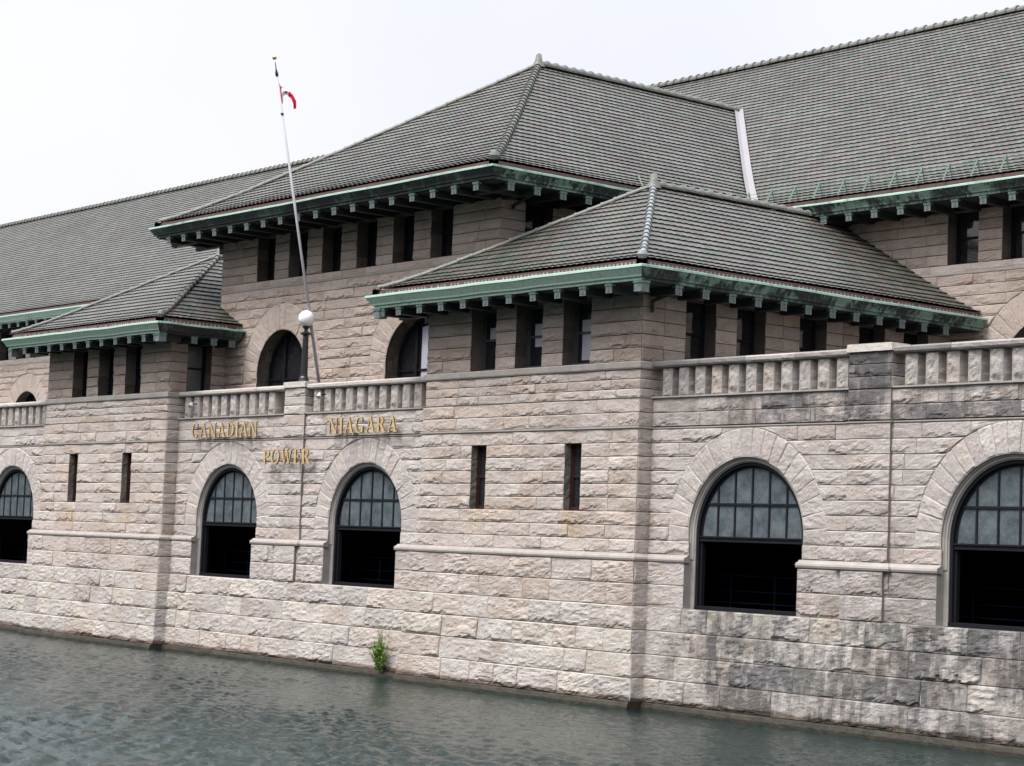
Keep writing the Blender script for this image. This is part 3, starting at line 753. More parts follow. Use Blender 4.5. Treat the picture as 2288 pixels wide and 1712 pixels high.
GPROF = lambda z: [(-.16, z-.14), (-.11, z-.02), (-.02, z), (.0, z-.01), (.0, z-.07), (-.035, z-.085), (-.05, z-.12), (-.14, z-.25), (-.155, z-.295), (-.22, z-.31), (-.22, z-.38), (-.36, z-.385)]
def gutter(roof, path, z, mat, split=None):
    g = M(); pts = []
    for a_, b_ in zip(path[:-1], path[1:]):
        k_ = 1
        pts.append(a_)
    pts.append(path[-1]); g.sweep(pts, GPROF(z)); return g.build('gutter', mat, roof)
def eave_band(roof, path, z, inset=.30, dent=True):
    pts = [np.array(q, float) for q in path]; g = M(); o = -inset+.02
    nr = lambda i: np.array([(pts[i+1]-pts[i])[1], -(pts[i+1]-pts[i])[0]])/np.linalg.norm(pts[i+1]-pts[i])
    for k_ in range(len(pts)-1):
        na = nr(k_) if k_ == 0 else (nr(k_-1)+nr(k_))/(1+nr(k_-1)@nr(k_)); nb = nr(k_) if k_ == len(pts)-2 else (nr(k_)+nr(k_+1))/(1+nr(k_)@nr(k_+1))
        n_ = int(np.linalg.norm(pts[k_+1]-pts[k_])/.078); rows = []; cl_ = []
        for i in range(n_+1):
            q = pts[k_]+(pts[k_+1]-pts[k_])*i/n_; nn = na if i == 0 else (nb if i == n_ else nr(k_))
            rows.append([(q[0]+nn[0]*oo, q[1]+nn[1]*oo, zz) for oo, zz in ((-.16, z-.10), (o, z-.085), (o, z+.012), (o, z+.115), (o, z+.17), (o-.12, z+.19))])
            if i < n_:
                c0 = np.array((.10, .052, .048))*rng.uniform(.85, 1.1); pale = np.array((.30, .26, .265))*rng.uniform(.7, 1.1)
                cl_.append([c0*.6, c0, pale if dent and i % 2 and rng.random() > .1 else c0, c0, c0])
        g.grid(np.array(rows), np.array(cl_).reshape(-1, 3))
    g.build('terracotta_band', BAND, roof)
def bracket_mesh(L=1.15, w_=.118, h=.255):
    b_ = M()   # local: +x outward, z down from 0
    dk = (.012, .020, .019); lt = (.17, .19, .205)  # soffit shade and tarnish put into the dark body colour
    b_.box(-L, -.045, -w_+.012, w_-.012, -h+.03, 0, dk); b_.box(-.045, -.02, -w_, w_, -h, 0, lt); b_.box(-.13, .0, -w_-.02, w_+.02, -.07, -.002, (.12, .20, .17)); b_.box(-.03, -.008, -w_+.05, w_-.05, -h+.05, -.11, (.13, .16, .17))
    return b_
_bm = {}
def brackets(roof, pts, z, key, L, mat=None):
    mat = mat or BRACK
    for (x, y, rz) in pts:
        if key not in _bm:
            o = bracket_mesh(L).build('bracket', mat, roof); _bm[key] = o
        else: o = _bm[key].copy(); COL.objects.link(o); o.parent = roof
        o.location = (x, y, z); o.rotation_euler = (0, 0, rz)
def finial(roof, x, y, z, h=.55, r=.16):
    f = M(); f.lathe((x, y, z-.1), [(r*1.5, 0), (r*1.2, .12), (r*.8, .25), (r*.62, .45), (r*.6, h), (r*.45, h+.08), (.001, h+.11)], 14); f.build('finial', CAP, roof, True)
def knob(m_, p, r=.2): m_.lathe(p, [(.001, -r), (r*.7, -r*.7), (r, 0), (r*.75, r*.7), (.001, r)], 12)
I = .30
def curve_pts(pa, pb, f, zlo, rise, n_=14):
    pa, pb = np.array(pa, float), np.array(pb, float); t = np.linspace(0, 1, n_)
    return [tuple(pa+(pb-pa)*q)+(float(zlo+rise*f(np.array(q))+.05),) for q in t]
def pavilion_roof(sg):
    x0, x1 = (B0-OE+I, B1+OE-I) if sg > 0 else (-B1-OE+I, -B0+OE-I); y0 = -P-OE+I; xm = (x0+x1)/2; hw_ = (x1-x0)/2
    run = hw_; yp = y0+run; zlo = ZE+.20; rise = ZPK-zlo
    m_ = M()
    roof_slope(m_, (x0, y0), (1, 0), (0, 1), x1-x0, run, zlo, rise, FP, lambda t: t*run, lambda t: (x1-x0)-t*run)
    L = YM-y0+.1
    # right-hand slope: eave runs back from the front corner
    endR = L if sg > 0 else L
    roof_slope(m_, (x1, y0), (0, 1), (-1, 0), L, run, zlo, rise, FP, lambda t: t*run, lambda t: t*0+L)
    roof_slope(m_, (x0, y0), (0, 1), (1, 0), L, run, zlo, rise, FP, lambda t: t*run, lambda t: t*0+L)
    r_ = m_.build('roof', TILE, ST)
    c = M(); cap_run(c, curve_pts((x0, y0), (xm, yp), FP, zlo, rise), .10, .08); cap_run(c, [(xm, YM-.2, ZPK+.06), (xm, yp, ZPK+.06)], .17, .12)
    c.build('ridge_cap', CAP, r_)
    c = M(); cap_run(c, curve_pts((x1, y0), (xm, yp), FP, zlo, rise), .112, .070, .42); knob(c, (x1, y0, zlo+.08), .15); c.build('hip_cap', CAPL if sg > 0 else CAP, r_)
    finial(r_, xm, yp, ZPK+.05, .28)
    gx0, gx1, gy = x0-I, x1+I, y0-I
    bl = YC-.02 if sg > 0 else YM-OH; br = YM-.02 if sg > 0 else YC-.02
    path = [(gx0, bl), (gx0, gy), (gx1, gy), (gx1, br)]
    gutter(r_, path[:3], ZE, COPPER); gutter(r_, [(gx1, gy), (gx1, br)][:0] or [(gx1-.0, gy), (gx1, br)], ZE, COPPER_S) if False else None
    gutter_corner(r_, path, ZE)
    eave_band(r_, path, ZE)
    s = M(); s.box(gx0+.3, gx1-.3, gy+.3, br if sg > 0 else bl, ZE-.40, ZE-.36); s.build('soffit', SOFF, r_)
    pts = []
    xs = [7.53+1.025*i for i in range(10)]+[6.72]
    for x in xs: pts.append(((x if sg > 0 else -x), gy+.24, -math.pi/2))
    for cx_, sx_ in ((gx1, -1), (gx0, 1)):
        cb_ = M(); xa, xb = sorted((cx_+sx_*.22, cx_+sx_*.50)); cb_.box(xa, xb, gy+.22, gy+.50, ZE-.385-.29, ZE-.385, (.17, .19, .205)); cb_.box(xa-.02, xb+.02, gy+.20, gy+.52, ZE-.455, ZE-.387, (.12, .20, .17)); cb_.build('bracket', BRACK, r_)
    if sg > 0: ys = [-.25+1.0*i for i in range(12)]
    else: ys = [-.2, .6, 1.35]
    for y in ys: pts.append((gx1-.24, y+.02, 0))
    for y in ([-.6, .4, 1.3] if sg > 0 else [-.6+1.0*i for i in range(11)]): pts.append((gx0+.24, y, math.pi))
    brackets(r_, pts, ZE-.385, 'pav', OE-.35)
    return r_
def gutter_corner(roof, path, z):
    """front and side runs of a gutter, mitred, as separate pieces with their own weathering"""
    prof = GPROF(z); pts = [np.array(q, float) for q in path]
    for k_, mat in ((0, COPPER_D), (1, FRONT_MAT), (2, SIDE_MAT)):
        a, b_ = pts[k_], pts[k_+1]
        def nrm(i): d = pts[i+1]-pts[i]; return np.array([d[1], -d[0]])/np.linalg.norm(d)
        na = nrm(k_) if k_ == 0 else (nrm(k_-1)+nrm(k_))/(1+nrm(k_-1)@nrm(k_))
        nb = nrm(k_) if k_ == 2 else (nrm(k_)+nrm(k_+1))/(1+nrm(k_)@nrm(k_+1))
        g = M(); n_ = 14; rows = []
        for i in range(n_+1):
            t = i/n_; q = a+(b_-a)*t; nn = na if i == 0 else (nb if i == n_ else nrm(k_))
            wob = rng.uniform(-.012, .012) if 0 < i < n_ else 0
            rows.append([(q[0]+nn[0]*o, q[1]+nn[1]*o, zz+wob) for o, zz in prof])
        rows = np.array(rows)
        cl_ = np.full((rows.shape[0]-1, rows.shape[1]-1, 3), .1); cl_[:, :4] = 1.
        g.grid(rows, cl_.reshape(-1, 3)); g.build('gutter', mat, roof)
# fix the call order: the helper above is used for all gutters
_g = gutter
def gutter(*a, **k): return None
FRONT_MAT, SIDE_MAT = COPPER, COPPER_S
pavilion_roof(1)
FRONT_MAT, SIDE_MAT = COPPER, COPPER_D
pavilion_roof(-1)
# central roof
def hall_y(z): # plan y at which the hall slope reaches height z
    tt = np.linspace(0, 1, 400); y0 = YM-OH+I; zz = ZH+.2+(ZHR-ZH-.2)*FH(tt); return np.interp(z, zz, y0+(YHR-y0)*tt)
x0, x1, y0 = -A-OC+I, A+OC-I, YC-OC+I; run = x1; yp = y0+run; zlo = ZC+.2; rise = ZCP-zlo
m_ = M()
roof_slope(m_, (x0, y0), (1, 0), (0, 1), x1-x0, run, zlo, rise, FC, lambda t: t*run, lambda t: (x1-x0)-t*run)
vend = lambda t: hall_y(zlo+rise*FC(t))-y0+.25
Lc = float(vend(np.array([1.]))[0])+.1
for xx, s_ in ((x1, -1), (x0, 1)):
    roof_slope(m_, (xx, y0), (0, 1), (s_, 0), Lc, run, zlo, rise, FC, lambda t: t*run, vend)
cr = m_.build('roof', TILE, ST)
c = M()
cap_run(c, curve_pts((x0, y0), (0, yp), FC, zlo, rise, 20), .11, .09)
ye = float(hall_y(ZCP))
cap_run(c, [(0, ye+.3, ZCP+.06), (0, yp, ZCP+.06)], .20, .14, .42); c.build('ridge_cap', CAP, cr)
c = M(); cap_run(c, curve_pts((x1, y0), (0, yp), FC, zlo, rise, 20), .14, .085, .42); knob(c, (x1, y0, zlo+.1), .17); c.build('hip_cap', CAP, cr)
finial(cr, 0, yp, ZCP+.05, .42, .17)
# valley flashing
vf = M(); tt = np.linspace(0, 1, 24)
for sx in (1,):
    zc_ = zlo+rise*FC(tt); yv = hall_y(zc_); xv = run*(1-tt)*sx
    def cz(x): return zlo+rise*FC(np.clip(1-np.abs(x)/run, 0, 1))
    def hz(y):
        yy0 = YM-OH+I; return ZH+.2+(ZHR-ZH-.2)*FH(np.clip((y-yy0)/(YHR-yy0), 0, 1))
    L_ = np.stack([xv, yv-.20, cz(xv)+.13], -1); C_ = np.stack([xv, yv, zc_+.10], -1); R_ = np.stack([xv+.26, yv, hz(yv)+.13], -1)
    vf.grid(np.stack([L_, C_, R_], 1))
vf.build('valley_flashing', LEAD, cr)
gx0, gx1, gy = x0-I, x1+I, y0-I; path = [(gx0, YM-OH-.02), (gx0, gy), (gx1, gy), (gx1, YM-OH-.02)]
FRONT_MAT, SIDE_MAT = COPPER_D, COPPER_S
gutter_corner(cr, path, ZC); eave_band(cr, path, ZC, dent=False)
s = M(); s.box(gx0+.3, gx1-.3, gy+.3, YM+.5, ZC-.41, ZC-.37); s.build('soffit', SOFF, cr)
pts = [(-8.98+1.0535*i, gy+.24, -math.pi/2) for i in range(18)]
pts += [(gx1-.24, .74+1.03*i, 0) for i in range(10)]+[(gx0+.24, .74+1.03*i, math.pi) for i in range(10)]
brackets(cr, pts, ZC-.39, 'cen', OC-.4)
# hall roof
x0, x1, y0 = -111, 47, YM-OH+I; run = YHR-y0; zlo = ZH+.2; rise = ZHR-zlo
m_ = M()
roof_slope(m_, (x0, y0), (1, 0), (0, 1), x1-x0, run, zlo, rise, FH, lambda t: t*0, lambda t: t*0+(x1-x0), crs=.345, tile=.26, lift=.034)
m_.grid(np.array([[(x0, YHR, ZHR), (x1, YHR, ZHR)], [(x0, 37.5, ZH), (x1, 37.5, ZH)]]), (.15, .15, .14))
for x in (x0+.8, x1-.8): m_.add([(x, y0+.2, ZH), (x, 37, ZH), (x, YHR, ZHR-.1)], [(0, 1, 2)], (.2, .18, .17))
hr = m_.build('roof', TILE, ST)
c = M(); cap_run(c, [(x1, YHR, ZHR+.06), (x0, YHR, ZHR+.04)], .205, .15, .48); c.build('ridge_cap', CAP, hr)
for xa, xb in ((A+OC+.02, 47), (-111, -A-OC-.02)):
    g = M(); n_ = 40
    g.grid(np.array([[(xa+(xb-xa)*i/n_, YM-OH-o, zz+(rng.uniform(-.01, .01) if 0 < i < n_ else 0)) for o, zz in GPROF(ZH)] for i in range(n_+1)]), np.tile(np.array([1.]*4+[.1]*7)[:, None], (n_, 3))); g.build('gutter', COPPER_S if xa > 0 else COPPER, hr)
    g = M(); g.sweep([(xa, YM-OH), (xb, YM-OH)], [(-I+.02, ZH-.12), (-I+.02, ZH+.17), (-I-.1, ZH+.19)]); g.build('terracotta_band', TERRA, hr)
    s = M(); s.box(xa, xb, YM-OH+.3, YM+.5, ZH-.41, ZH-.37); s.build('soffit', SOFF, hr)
pts = [(12.71+1.035*i, YM-OH+.24, -math.pi/2) for i in range(26)]+[(-12.7-1.035*i, YM-OH+.24, -math.pi/2) for i in range(14, 41)]
brackets(hr, pts, ZH-.39, 'hall', OH-.35)
# snow guards
sg_mesh = M(); sg_mesh.bar((0, -.16, -.02), (0, .14, .54), .034, 4); sg_mesh.bar((0, .27, .16), (0, .14, .54), .026, 4)
GUARD = plain('green_guard_paint', (.12, .20, .14), .6, nz=8); SG = sg_mesh.build('snow_guard', GUARD, hr); SG.location = (11.3, YM-OH+.3, ZH+.22)
for i in range(-2, 24):
    if i == 0: continue
    o = SG.copy(); COL.objects.link(o); o.parent = hr; o.location = (11.3+1.035*i, YM-OH+.3, ZH+.22)
wr = M()
for z, y in ((.18, -.04), (.32, .04), (.46, .12)): wr.bar((9.2, YM-OH+.3+y, ZH+.22+z), (36, YM-OH+.3+y, ZH+.22+z), .008, 4)
wr.build('snow_wire', GUARD, hr)
for i in range(5):
    o = SG.copy(); COL.objects.link(o); o.parent = cr; o.location = (A+OC-.3, 5.98+1.03*i, ZC+.22); o.rotation_euler = (0, 0, math.pi/2); o.scale = (.8, .8, .7); o.name = 'snow_guard'
# leader heads and pipes under the right-hand eaves
def leader(roof, top, wall_pt, down):
    m_ = M(); t = np.array(top, float); w_ = np.array(wall_pt, float)
    m_.lathe(t-np.array([0, 0, .05]), [(.16, .12), (.15, -.02), (.07, -.12)], 8)
    m_.bar(t-np.array([0, 0, .12]), w_, .05); m_.bar(w_, w_-np.array([0, 0, down]), .05); m_.build('downpipe', COPPER_D, roof)
proof = [o for o in ST.children if o.name.startswith('roof')]
leader(proof[0], (17.75, .0, 10.86), (16.97, -.18, 10.5), .3)
leader(cr, (9.4, 1.95, 14.62), (8.12, 2.2, 14.3), .1)

# ---------------------------------------------------------------- balustrades
def rough_post(w_, d, h, seed):
    m_ = M(); r = np.random.default_rng(seed); n_ = 16; k_ = 6
    per = []   # around the perimeter
    cor = [(-w_/2, 0), (w_/2, 0), (w_/2, d), (-w_/2, d)]
    for i in range(4):
        a, b_ = np.array(cor[i]), np.array(cor[(i+1) % 4])
        for j in range(k_): per.append((a+(b_-a)*j/k_, i, j/k_))
    per.append(per[0]); g = []
    for iz in range(n_+1):
        z = h*iz/n_; row = []
        for q, fi, s_ in per:
            nn = [(0, -1), (1, 0), (0, 1), (-1, 0)][fi]
            edge = min(1, min(iz, n_-iz)/1.5)*(min(s_, 1-s_)*4 if s_ > 0 else 0)
            bb = .13*(fbm(np.array((q[0]+fi*3.3)*7), np.array(z*5), seed, 3)-.28)*min(1, edge)
            row.append((q[0]+nn[0]*bb, q[1]+nn[1]*bb, z))
        g.append(row)
    m_.grid(np.array(g), stone_col(0, 0, 'base')*.80); return m_
protos = [rough_post(.36, .42, 8.72-7.96, s_+3) for s_ in range(5)]
pmesh = []
def balustrade(x0, x1, first, n_, cap_d, pitch=.603):
    m_ = M()
    segn = max(2, int((x1-x0)/1.6)); xs = np.linspace(x0, x1, segn+1)
    for a, b_ in zip(xs[:-1], xs[1:]):
        c_ = stone_col(0, 0, cap_d); k_ = 8
        uu = np.concatenate([[a, a+.01], np.linspace(a+.05, b_-.05, k_), [b_-.01, b_]])
        prof = [(.42, 8.73), (.01, 8.73), (-.04, 8.74), (-.07, 8.78), (-.07, 8.86), (-.03, 8.90), (.42, 8.905)]
        g = np.array([[(u, y+(0 if (u in (a, b_)) else -.018*vn(np.array(u*6), np.array(i*1.3), 3)), z) for i, (y, z) in enumerate(prof)] for u in uu])
        g[0, 1:-1, 1] += .012; g[-1, 1:-1, 1] += .012
        m_.grid(g, c_, True)
    m_.box(x0, x1, -.02, .40, 7.90, 7.962, (.33, .31, .30))
    b = m_.build('balustrade', STONE, ST)
    for i in range(n_):
        k_ = rng.integers(5)
        if len(pmesh) <= k_ or True:
            pass
        if k_ not in _pm: o = protos[k_].build('baluster', STONE, b); _pm[k_] = o
        else: o = _pm[k_].copy(); COL.objects.link(o); o.parent = b
        o.location = (first+i*pitch, .04, 7.958)
    return b
_pm = {}
balustrade(-B0+.0, -.66, -7.01, 10, 'base'); balustrade(.66, B0, 1.09, 11, 'base')
balustrade(B1, 23.68, 17.40, 11, 'dirty'); balustrade(25.06, 31.8, 25.53, 11, 'dirty', )
balustrade(-23.68, -B1, -23.4, 11, 'base'); balustrade(-31.8, -25.06, -31.6, 11, 'base')
def pier(xc, hw_, tone):
    m_ = M(); x0, x1 = xc-hw_, xc+hw_; c_ = cs(z3(ZB+.01, 8.80, 3), .04, 1.4); yb = .52
    ashlar(m_, front(-.09), x0, x1, 0, 0, c_, off0, (), tone)
    ashlar(m_, sidep(x1), -.09, yb, 0, 0, c_, off0, (), tone); ashlar(m_, siden(x0), -.09, yb, 0, 0, c_, off0, (), tone, flip=True)
    m_.box(x0, x1, yb-.02, yb, ZB, 8.8, stone_col(0, 0, tone))
    cc = stone_col(0, 0, tone)
    m_.hexa([(x0-.05, -.16, 8.802), (x1+.05, -.16, 8.802), (x1+.05, yb+.05, 8.802), (x0-.05, yb+.05, 8.802), (x0-.03, -.14, 8.99), (x1+.03, -.14, 8.99), (x1+.03, yb+.03, 8.99), (x0-.03, yb+.03, 8.99)], cc)
    m_.build('pier', STONE, ST)
pier(0, .60, 'base'); pier(24.4, .65, 'mix'); pier(32.5, .65, 'dirty'); pier(-24.4, .65, 'base'); pier(-32.5, .65, 'base')

# ---------------------------------------------------------------- gilded lettering
def band(cx, cy, rx, ry, th0, th1, tx, ty, n_=18):
    """elliptical stroke, thick at the sides and thin at the top"""
    t = np.radians(np.linspace(th0, th1, n_)); o = np.stack([cx+rx*np.cos(t), cy+ry*np.sin(t)], -1); i = np.stack([cx+(rx-tx)*np.cos(t), cy+(ry-ty)*np.sin(t)], -1)
    return [[tuple(o[k_]), tuple(o[k_+1]), tuple(i[k_+1]), tuple(i[k_])] for k_ in range(n_-1)]
def rc(x0, y0, x1, y1): return [(x0, y0), (x1, y0), (x1, y1), (x0, y1)]
def stem(x, w_, s=.07): return [rc(x, .0, x+w_, 1), rc(x-s, 0, x+w_+s, .055), rc(x-s, .945, x+w_+s, 1)]
GL = {
 'C': (.78, band(.42, .5, .42, .51, 48, 312, .17, .06)+[rc(.66, .66, .70, .97), rc(.66, .06, .70, .2)]),
 'G': (.84, band(.42, .5, .42, .51, 48, 318, .17, .06)+[rc(.66, .68, .70, .97), rc(.60, .03, .75, .42), rc(.52, .38, .83, .43)]),
 'O': (.86, band(.43, .5, .43, .51, 0, 360, .17, .06, 28)),
 'D': (.84, stem(.08, .17)+band(.30, .5, .52, .50, -90, 90, .17, .06)+[rc(.2, .94, .32, 1), rc(.2, 0, .32, .06)]),
 'P': (.70, stem(.08, .17)+band(.28, .72, .38, .28, -90, 90, .15, .085, 14)+[rc(.2, .945, .32, 1), rc(.2, .44, .32, .495)]),
 'R': (.84, stem(.08, .17)+band(.28, .73, .36, .27, -90, 90, .15, .085, 14)+[rc(.2, .945, .32, 1), rc(.2, .46, .32, .515), [(.34, .48), (.50, .5), (.82, .0), (.62, .0)], rc(.6, 0, .88, .05)]),
 'I': (.34, stem(.08, .18)),
 'E': (.68, stem(.08, .17)+[rc(.2, .94, .62, 1), rc(.2, 0, .64, .06), rc(.2, .48, .5, .535), rc(.58, .76, .63, 1), rc(.6, 0, .65, .24), rc(.46, .4, .5, .62)]),
 'A': (.86, [[(.10, 0), (.17, 0), (.44, .93), (.39, 1)], [(.37, 1), (.49, 1), (.80, 0), (.60, 0)], rc(.22, .28, .66, .34), rc(0, 0, .26, .05), rc(.52, 0, .88, .05)]),
 'N': (.90, [rc(.10, 0, .17, 1), rc(.72, 0, .79, 1), [(.06, 1), (.25, 1), (.79, 0), (.66, 0)], rc(0, 0, .26, .05), rc(.62, .95, .88, 1), rc(0, .95, .2, 1)]),
 'W': (1.20, [[(.06, 1), (.24, 1), (.44, 0), (.36, 0)], [(.36, 0), (.42, 0), (.62, .86), (.56, .9)], [(.50, 1), (.66, 1), (.86, 0), (.78, 0)], [(.78, 0), (.85, 0), (1.12, 1), (1.05, 1)], rc(0, .95, .32, 1), rc(.44, .95, .72, 1), rc(.98, .95, 1.2, 1)]),
}
def word(txt, x0, x1, z0, h, Y, label):
    w0 = empty('sign_lettering', (x0, 0, z0)); tag(w0, label, 'sign', 'gilded words on the front wall')
    adv = [GL[c][0] for c in txt]; gap = .12; tot = sum(adv)+gap*(len(txt)-1); kx = (x1-x0)/tot; x = 0
    rl = M()
    for z in (.24, .76): rl.box(0, x1-x0, Y+.075, Y+.095, h*z-.012, h*z+.012)
    rl.build('mounting_rail', MORTAR, w0)
    for c, a in zip(txt, adv):
        m_ = M()
        for i, pl in enumerate(GL[c][1]):
            y0 = Y-.0004*i; y1 = Y+.045; q = np.array(pl)
            ar = sum(q[k_][0]*q[(k_+1) % 4][1]-q[(k_+1) % 4][0]*q[k_][1] for k_ in range(4))
            if ar < 0: q = q[::-1]
            v = [((x+p[0])*kx, yy, p[1]*h) for yy in (y1, y0) for p in q]
            m_.hexa(v, np.array([(.3,)*3, (1,)*3, (.3,)*3, (.3,)*3, (.3,)*3, (.3,)*3]))
        m_.build('letter', GOLD, w0); x += a+gap
word('CANADIAN', -6.17, -1.92, 7.225, .50, -.27, 'gilded capital letters spelling CANADIAN under the left balustrade')
word('NIAGARA', 2.24, 5.92, 7.225, .50, -.27, 'gilded capital letters spelling NIAGARA under the right balustrade run')
word('POWER', -1.40, 1.38, 6.275, .49, -.33, 'gilded capital letters spelling POWER between the two middle arches')

# ---------------------------------------------------------------- lamp, flagpole, flag, spotlights, plant
lp = empty('lamp_post', (.0, .22, 8.99)); tag(lp, 'black iron lamp post with white globe standing on the middle balustrade pier', 'lamp post')
m_ = M(); m_.lathe((0, 0, 0), [(.24, 0), (.24, .03), (.17, .07), (.155, .15), (.12, .2), (.115, .26), (.088, 1.45), (.095, 1.47), (.085, 1.5), (.10, 1.56), (.18, 1.60), (.19, 1.63), (.12, 1.66), (.06, 1.7), (.06, 1.77), (.12, 1.81), (.125, 1.86), (.04, 1.87)], 16)
for i in range(8):
    a_ = i*math.pi/4; m_.bar((.11*math.cos(a_), .11*math.sin(a_), .25), (.085*math.cos(a_), .085*math.sin(a_), 1.45), .012, 4)
m_.build('post', BLACKI, lp, False)
m_ = M(); th = np.linspace(-math.pi/2, math.pi/2, 20); m_.lathe((0, 0, 2.12), [(max(.001, .268*math.cos(t)), .268*math.sin(t)) for t in th], 28); m_.build('globe', OPAL, lp, True)
pb = np.array((0, 1.08, 7.9)); pt = np.array((0, -1.50, 19.55)); pdir = (pt-pb)/np.linalg.norm(pt-pb); PL = float(np.linalg.norm(pt-pb))
fp = empty('flagpole', tuple(pb)); tag(fp, 'tall pale metal flagpole leaning outward from the terrace behind the balustrade', 'flagpole')
m_ = M(); m_.bar((0, 0, 0), tuple(pdir*(PL-.55)), .058, 10, r2=.036); m_.build('pole', ALU, fp, True)
m_ = M(); m_.lathe(pdir*(PL-.6), [(.02, -.06), (.05, .0), (.055, .08), (.02, .22), (.012, .45)], 10, axis=pdir); m_.build('truck', BLACKI, fp, True)
m_ = M(); m_.lathe(pdir*PL, [(max(.001, .075*math.cos(t)), .075*math.sin(t)) for t in th], 16); m_.build('ball', BRASS, fp, True)
m_ = M(); kp = pdir*(PL-1.85); m_.bar(kp+np.array((-.09, 0, .03)), kp+np.array((.07, 0, -.04)), .02, 5); m_.lathe(kp-pdir*.05, [(.045, 0), (.05, .03), (.045, .08)], 8, axis=pdir); m_.build('cleat', BLACKI, fp)
# limp flag: hoist along the pole, folds hanging away from it
mt, n, b = new_mat('flag_cloth'); c_ = attr(n); n.links.new(c_, b.inputs['Base Color']); b.inputs['Roughness'].default_value = .8; FLAG = mt
b.inputs['Subsurface Weight'].default_value = .0
def flag():
    m_ = M(); hoist_top = pb+pdir*(PL-.62); hoist_bot = pb+pdir*(PL-1.55); nu, nv = 44, 22; g = np.zeros((nv, nu, 3)); cols = np.zeros((nv-1, nu-1, 3))
    rt = np.array([math.cos(math.radians(40)), math.sin(math.radians(40)), 0]); bk = np.array([-rt[1], rt[0], 0])
    rt = np.array([RR[0], RR[1], 0])/math.hypot(RR[0], RR[1]); bk = np.array([-rt[1], rt[0], 0])
    tu = [0, .12, .28, .48, .68, .86, 1]; TX = [0, .06, .15, .32, .45, .52, .49]; TZ = [0, -.30, -.32, -.42, -.58, -.78, -1.0]
    BX = [0, .05, .12, .24, .36, .41, .39]; BZ = [-.92, -.88, -.70, -.60, -.70, -.86, -1.04]
    slope = pdir/pdir[2]
    for i in range(nv):
        v = i/(nv-1)
        for j in range(nu):
            u = j/(nu-1); ip = lambda a: float(np.interp(u, tu, a))
            px_, pz_ = ip(TX)+(ip(BX)-ip(TX))*v, ip(TZ)+(ip(BZ)-ip(TZ))*v
            fold = .03*math.sin(v*9+u*4)*min(1, u*4+.1)
            g[i, j] = hoist_top+slope*(pz_ if u < .05 else pz_)+rt*px_+bk*(fold+.02*math.sin(u*14))
    for i in range(nv-1):
        v = (i+.5)/(nv-1)
        for j in range(nu-1):
            u = (j+.5)/(nu-1); red = u < .16 or u > .52 or (.36 < u < .44 and .35 < v < .6)
            cols[i, j] = (.68, .03, .07) if red else (.80, .78, .80)
    m_.grid(g, cols.reshape(-1, 3)); o = m_.build('flag', FLAG, None, True)
    tag(o, 'red and white maple leaf flag hanging limp near the top of the pole', 'flag')
flag()
WHITE = plain('white_fitting', (.6, .6, .62), .4, nz=12)
sp = empty('spotlight', (-6.42, -.05, 8.42)); tag(sp, 'small pale spotlight on the left balustrade above the first word', 'spotlight', 'spotlights on the balustrade')
m_ = M(); m_.lathe((0, -.12, 0), [(.001, -.08), (.05, -.07), (.07, .04), (.085, .1), (.07, .1), (.001, .06)], 10, axis=(.3, -.5, -.75)); m_.build('lamp_head', WHITE, sp)
m_ = M(); m_.bar((0, -.1, .02), (.03, .08, .03), .018, 5); m_.bar((-.07, .06, .03), (.10, .06, .03), .02, 5); m_.build('arm', IRONL, sp)
s2 = sp.copy(); COL.objects.link(s2); s2.location = (1.52, -.05, 8.50)
for ch in list(sp.children): c_ = ch.copy(); COL.objects.link(c_); c_.parent = s2
s2['label'] = 'small pale spotlight on the balustrade just right of the lamp post pier'
# weed growing out of the waterline joint
def plant():
    e_ = empty('weed', (5.92, -P*0-.47, -.02)); tag(e_, 'bushy green weed growing from the wall joint at the waterline', 'plant')
    mt, n, b = new_mat('leaf'); c_ = attr(n); n.links.new(c_, b.inputs['Base Color']); b.inputs['Roughness'].default_value = .6
    r = np.random.default_rng(5); st = M(); lf = M()
    for i in range(90):
        a_ = r.uniform(0, 2*math.pi); sp_ = abs(r.normal(0, .19)); H = r.uniform(.45, 1.25)*(1-.7*sp_) + (.40 if r.random() < .2 else 0)
        top = np.array((math.cos(a_)*sp_*1.25, -abs(math.sin(a_))*sp_*.5-.08, H)); bas = np.array((r.uniform(-.12, .12), -.04, 0))
        st.bar(bas, top, .006, 4, (.10, .14, .03), .003)
        thin = H > .9
        for k_ in range(7 if thin else 22):
            t = r.uniform(.25, 1.05); p = bas+(top-bas)*t+r.normal(0, .035, 3); L = r.uniform(.05, .11)*(.6 if thin else 1)
            d = r.normal(0, 1, 3); d[2] = abs(d[2])*.8+.2; d /= np.linalg.norm(d); sd_ = np.cross(d, r.normal(0, 1, 3)); sd_ /= np.linalg.norm(sd_)
            c2 = np.array([(.11, .21, .02), (.16, .28, .03), (.07, .15, .02), (.22, .30, .06)][r.integers(4)]) if not thin else np.array((.26, .30, .12))
            lf.add([p, p+d*L*.5+sd_*L*.22, p+d*L, p+d*L*.5-sd_*L*.22], [(0, 1, 2, 3)], c2)
    st.build('stems', mt, e_); lf.build('leaves', mt, e_)
plant()

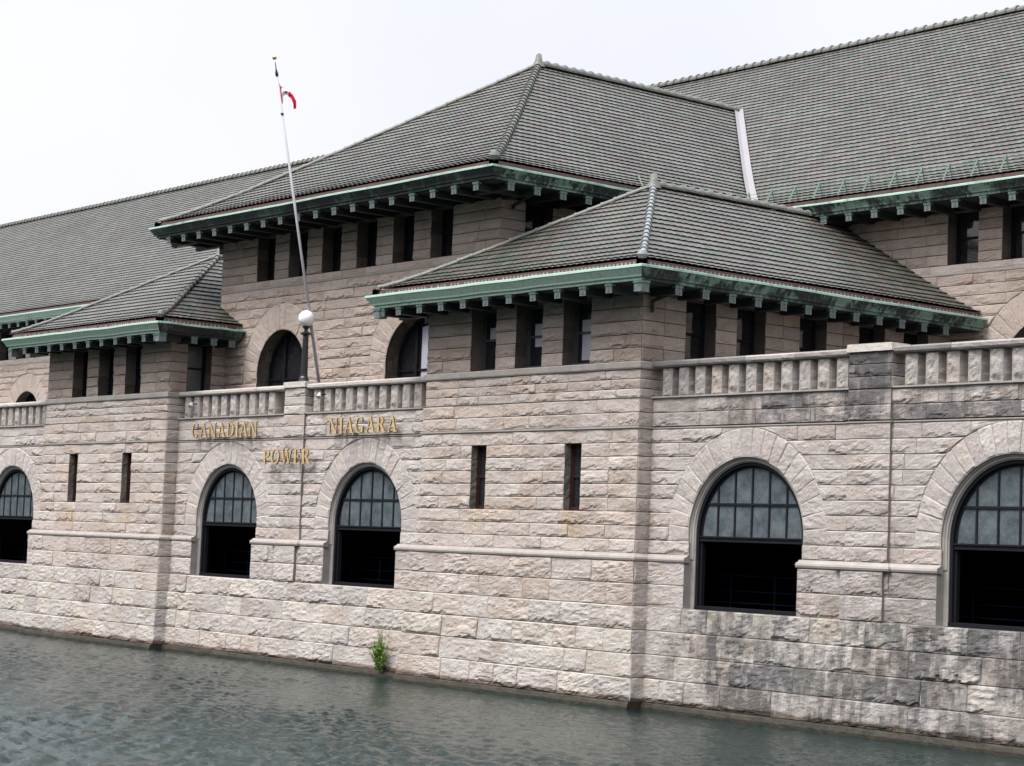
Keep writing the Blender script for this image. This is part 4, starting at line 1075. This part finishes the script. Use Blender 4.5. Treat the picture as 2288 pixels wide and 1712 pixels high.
# ---------------------------------------------------------------- water and far ground
def water():
    # one sheet: fine in front of the wall where the photo looks, coarse outwards to the horizon
    xs = np.concatenate([-np.geomspace(1500, 32, 12), np.arange(-30, 42, .085), np.geomspace(44, 1500, 12)])
    ys = np.concatenate([-np.geomspace(1500, 62, 12), np.arange(-60, -26, .5), np.arange(-26, 1.5, .085)])
    X, Y = np.meshgrid(xs, ys); r = np.random.default_rng(3); Z = np.zeros_like(X)
    for _ in range(70):
        lam = math.exp(r.uniform(math.log(.17), math.log(.95))); an = math.radians(-125+r.normal(0, 34)); k_ = 2*math.pi/lam
        amp = .0058*lam**1.05*r.uniform(.5, 1.3); ph = r.uniform(0, 6.28)
        wx = fbm(X*.12, Y*.12, int(r.integers(50)), 2)*2.2
        Z += amp*np.sin(k_*(X*math.cos(an)+Y*math.sin(an))+ph+wx*1.3)
    patch = (.15+1.75*fbm(X*.16+3, Y*.16, 8, 4)**1.2)*(.75+.9*np.clip((-Y-6)/14, 0, 1))
    fine = ((X > -30) & (X < 42) & (Y > -58)); edge = np.clip(np.minimum(np.minimum(X+30, 42-X), Y+58)/4, 0, 1)
    Z = np.where(fine, Z*patch*edge, 0)+WATER
    m_ = M(); m_.grid(np.stack([X, Y, Z], -1), (.1, .1, .1), False, False)
    mt, n, b = new_mat('water')
    c_ = mixc(n, remap(n, noise(n, .12, 3, .5), .35, .65, 0, 1), (.003, .014, .014), (.005, .019, .018))
    n.links.new(c_, b.inputs['Base Color']); b.inputs['Roughness'].default_value = .05; b.inputs['IOR'].default_value = 1.33
    bump(n, b, noise(n, 11, 4, .7), .7, .035)
    tag(m_.build('water', mt, None, True), kind='structure')
water()
g = M(); g.grid(np.array([[(-1500, 13.5, -.05), (1500, 13.5, -.05)], [(-1500, 1500, -.05), (1500, 1500, -.05)]]))
g.box(-1500, -110.02, 12.0, 13.5, -3, -.05); g.box(46.02, 1500, 12, 13.5, -3, -.05)
tag(g.build('ground', plain('grass_ground', (.06, .09, .03), .9, nz=.5), None), kind='structure')

# wooded far bank behind the viewpoint, the trees that shade the low sky and show in the glass
def far_wood():
    xs = np.arange(-260, 420, 2.2); r_ = 12; th = np.linspace(-.2, math.pi+.2, r_*2)
    X, T = np.meshgrid(xs, th, indexing='ij')
    H = 23+11*fbm(X*.035, X*0, 4, 4)+5*(fbm(X*.12, T*2.2, 6, 4)-.5); Wd = 14
    Yc = -92+6*np.cos(X*.02)
    n1 = 1+.35*(fbm(X*.16, T*3.5, 9, 4)-.5)
    P_ = np.stack([X+3*(fbm(X*.3, T*4, 12, 3)-.5), Yc-Wd*np.cos(T)*n1, -.3+H*np.sin(np.clip(T, 0, math.pi))**.6*n1], -1)
    m_ = M(); m_.grid(P_, (.04, .06, .025))
    r2 = np.random.default_rng(21); lv = []
    for _ in range(9000):
        i = r2.integers(len(xs)); j = r2.integers(4, r_*2-4); c = P_[i, j]+r2.normal(0, 1.0, 3); q = r2.normal(0, 1.1, (4, 3)); lv.append(c+q)
    V = np.concatenate(lv); m_.v.append(V); F_ = np.arange(len(V)).reshape(-1, 4)+m_.n; m_.f.append(F_); m_.c.append(np.broadcast_to(np.array((.05, .075, .03)), (len(F_), 3))); m_.n += len(V)
    mt, n, b = new_mat('far_foliage'); c_ = attr(n); n.links.new(mixc(n, remap(n, noise(n, .15, 4, .7), .35, .65, 0, .7), c_, (.02, .03, .015)), b.inputs['Base Color']); b.inputs['Roughness'].default_value = .9
    tag(m_.build('far_wood', mt), 'dense green wood on the far bank opposite the power station', 'wood', kind='stuff')
    g = M(); g.grid(np.array([[(-600, -600, .25), (700, -600, .25)], [(-600, -78, .25), (700, -78, .25)]])); g.grid(np.array([[(-600, -78, -.6), (700, -78, -.6)], [(-600, -78, .25), (700, -78, .25)]]), flip=True)
    tag(g.build('far_bank', bpy.data.materials['grass_ground']), kind='structure')
far_wood()
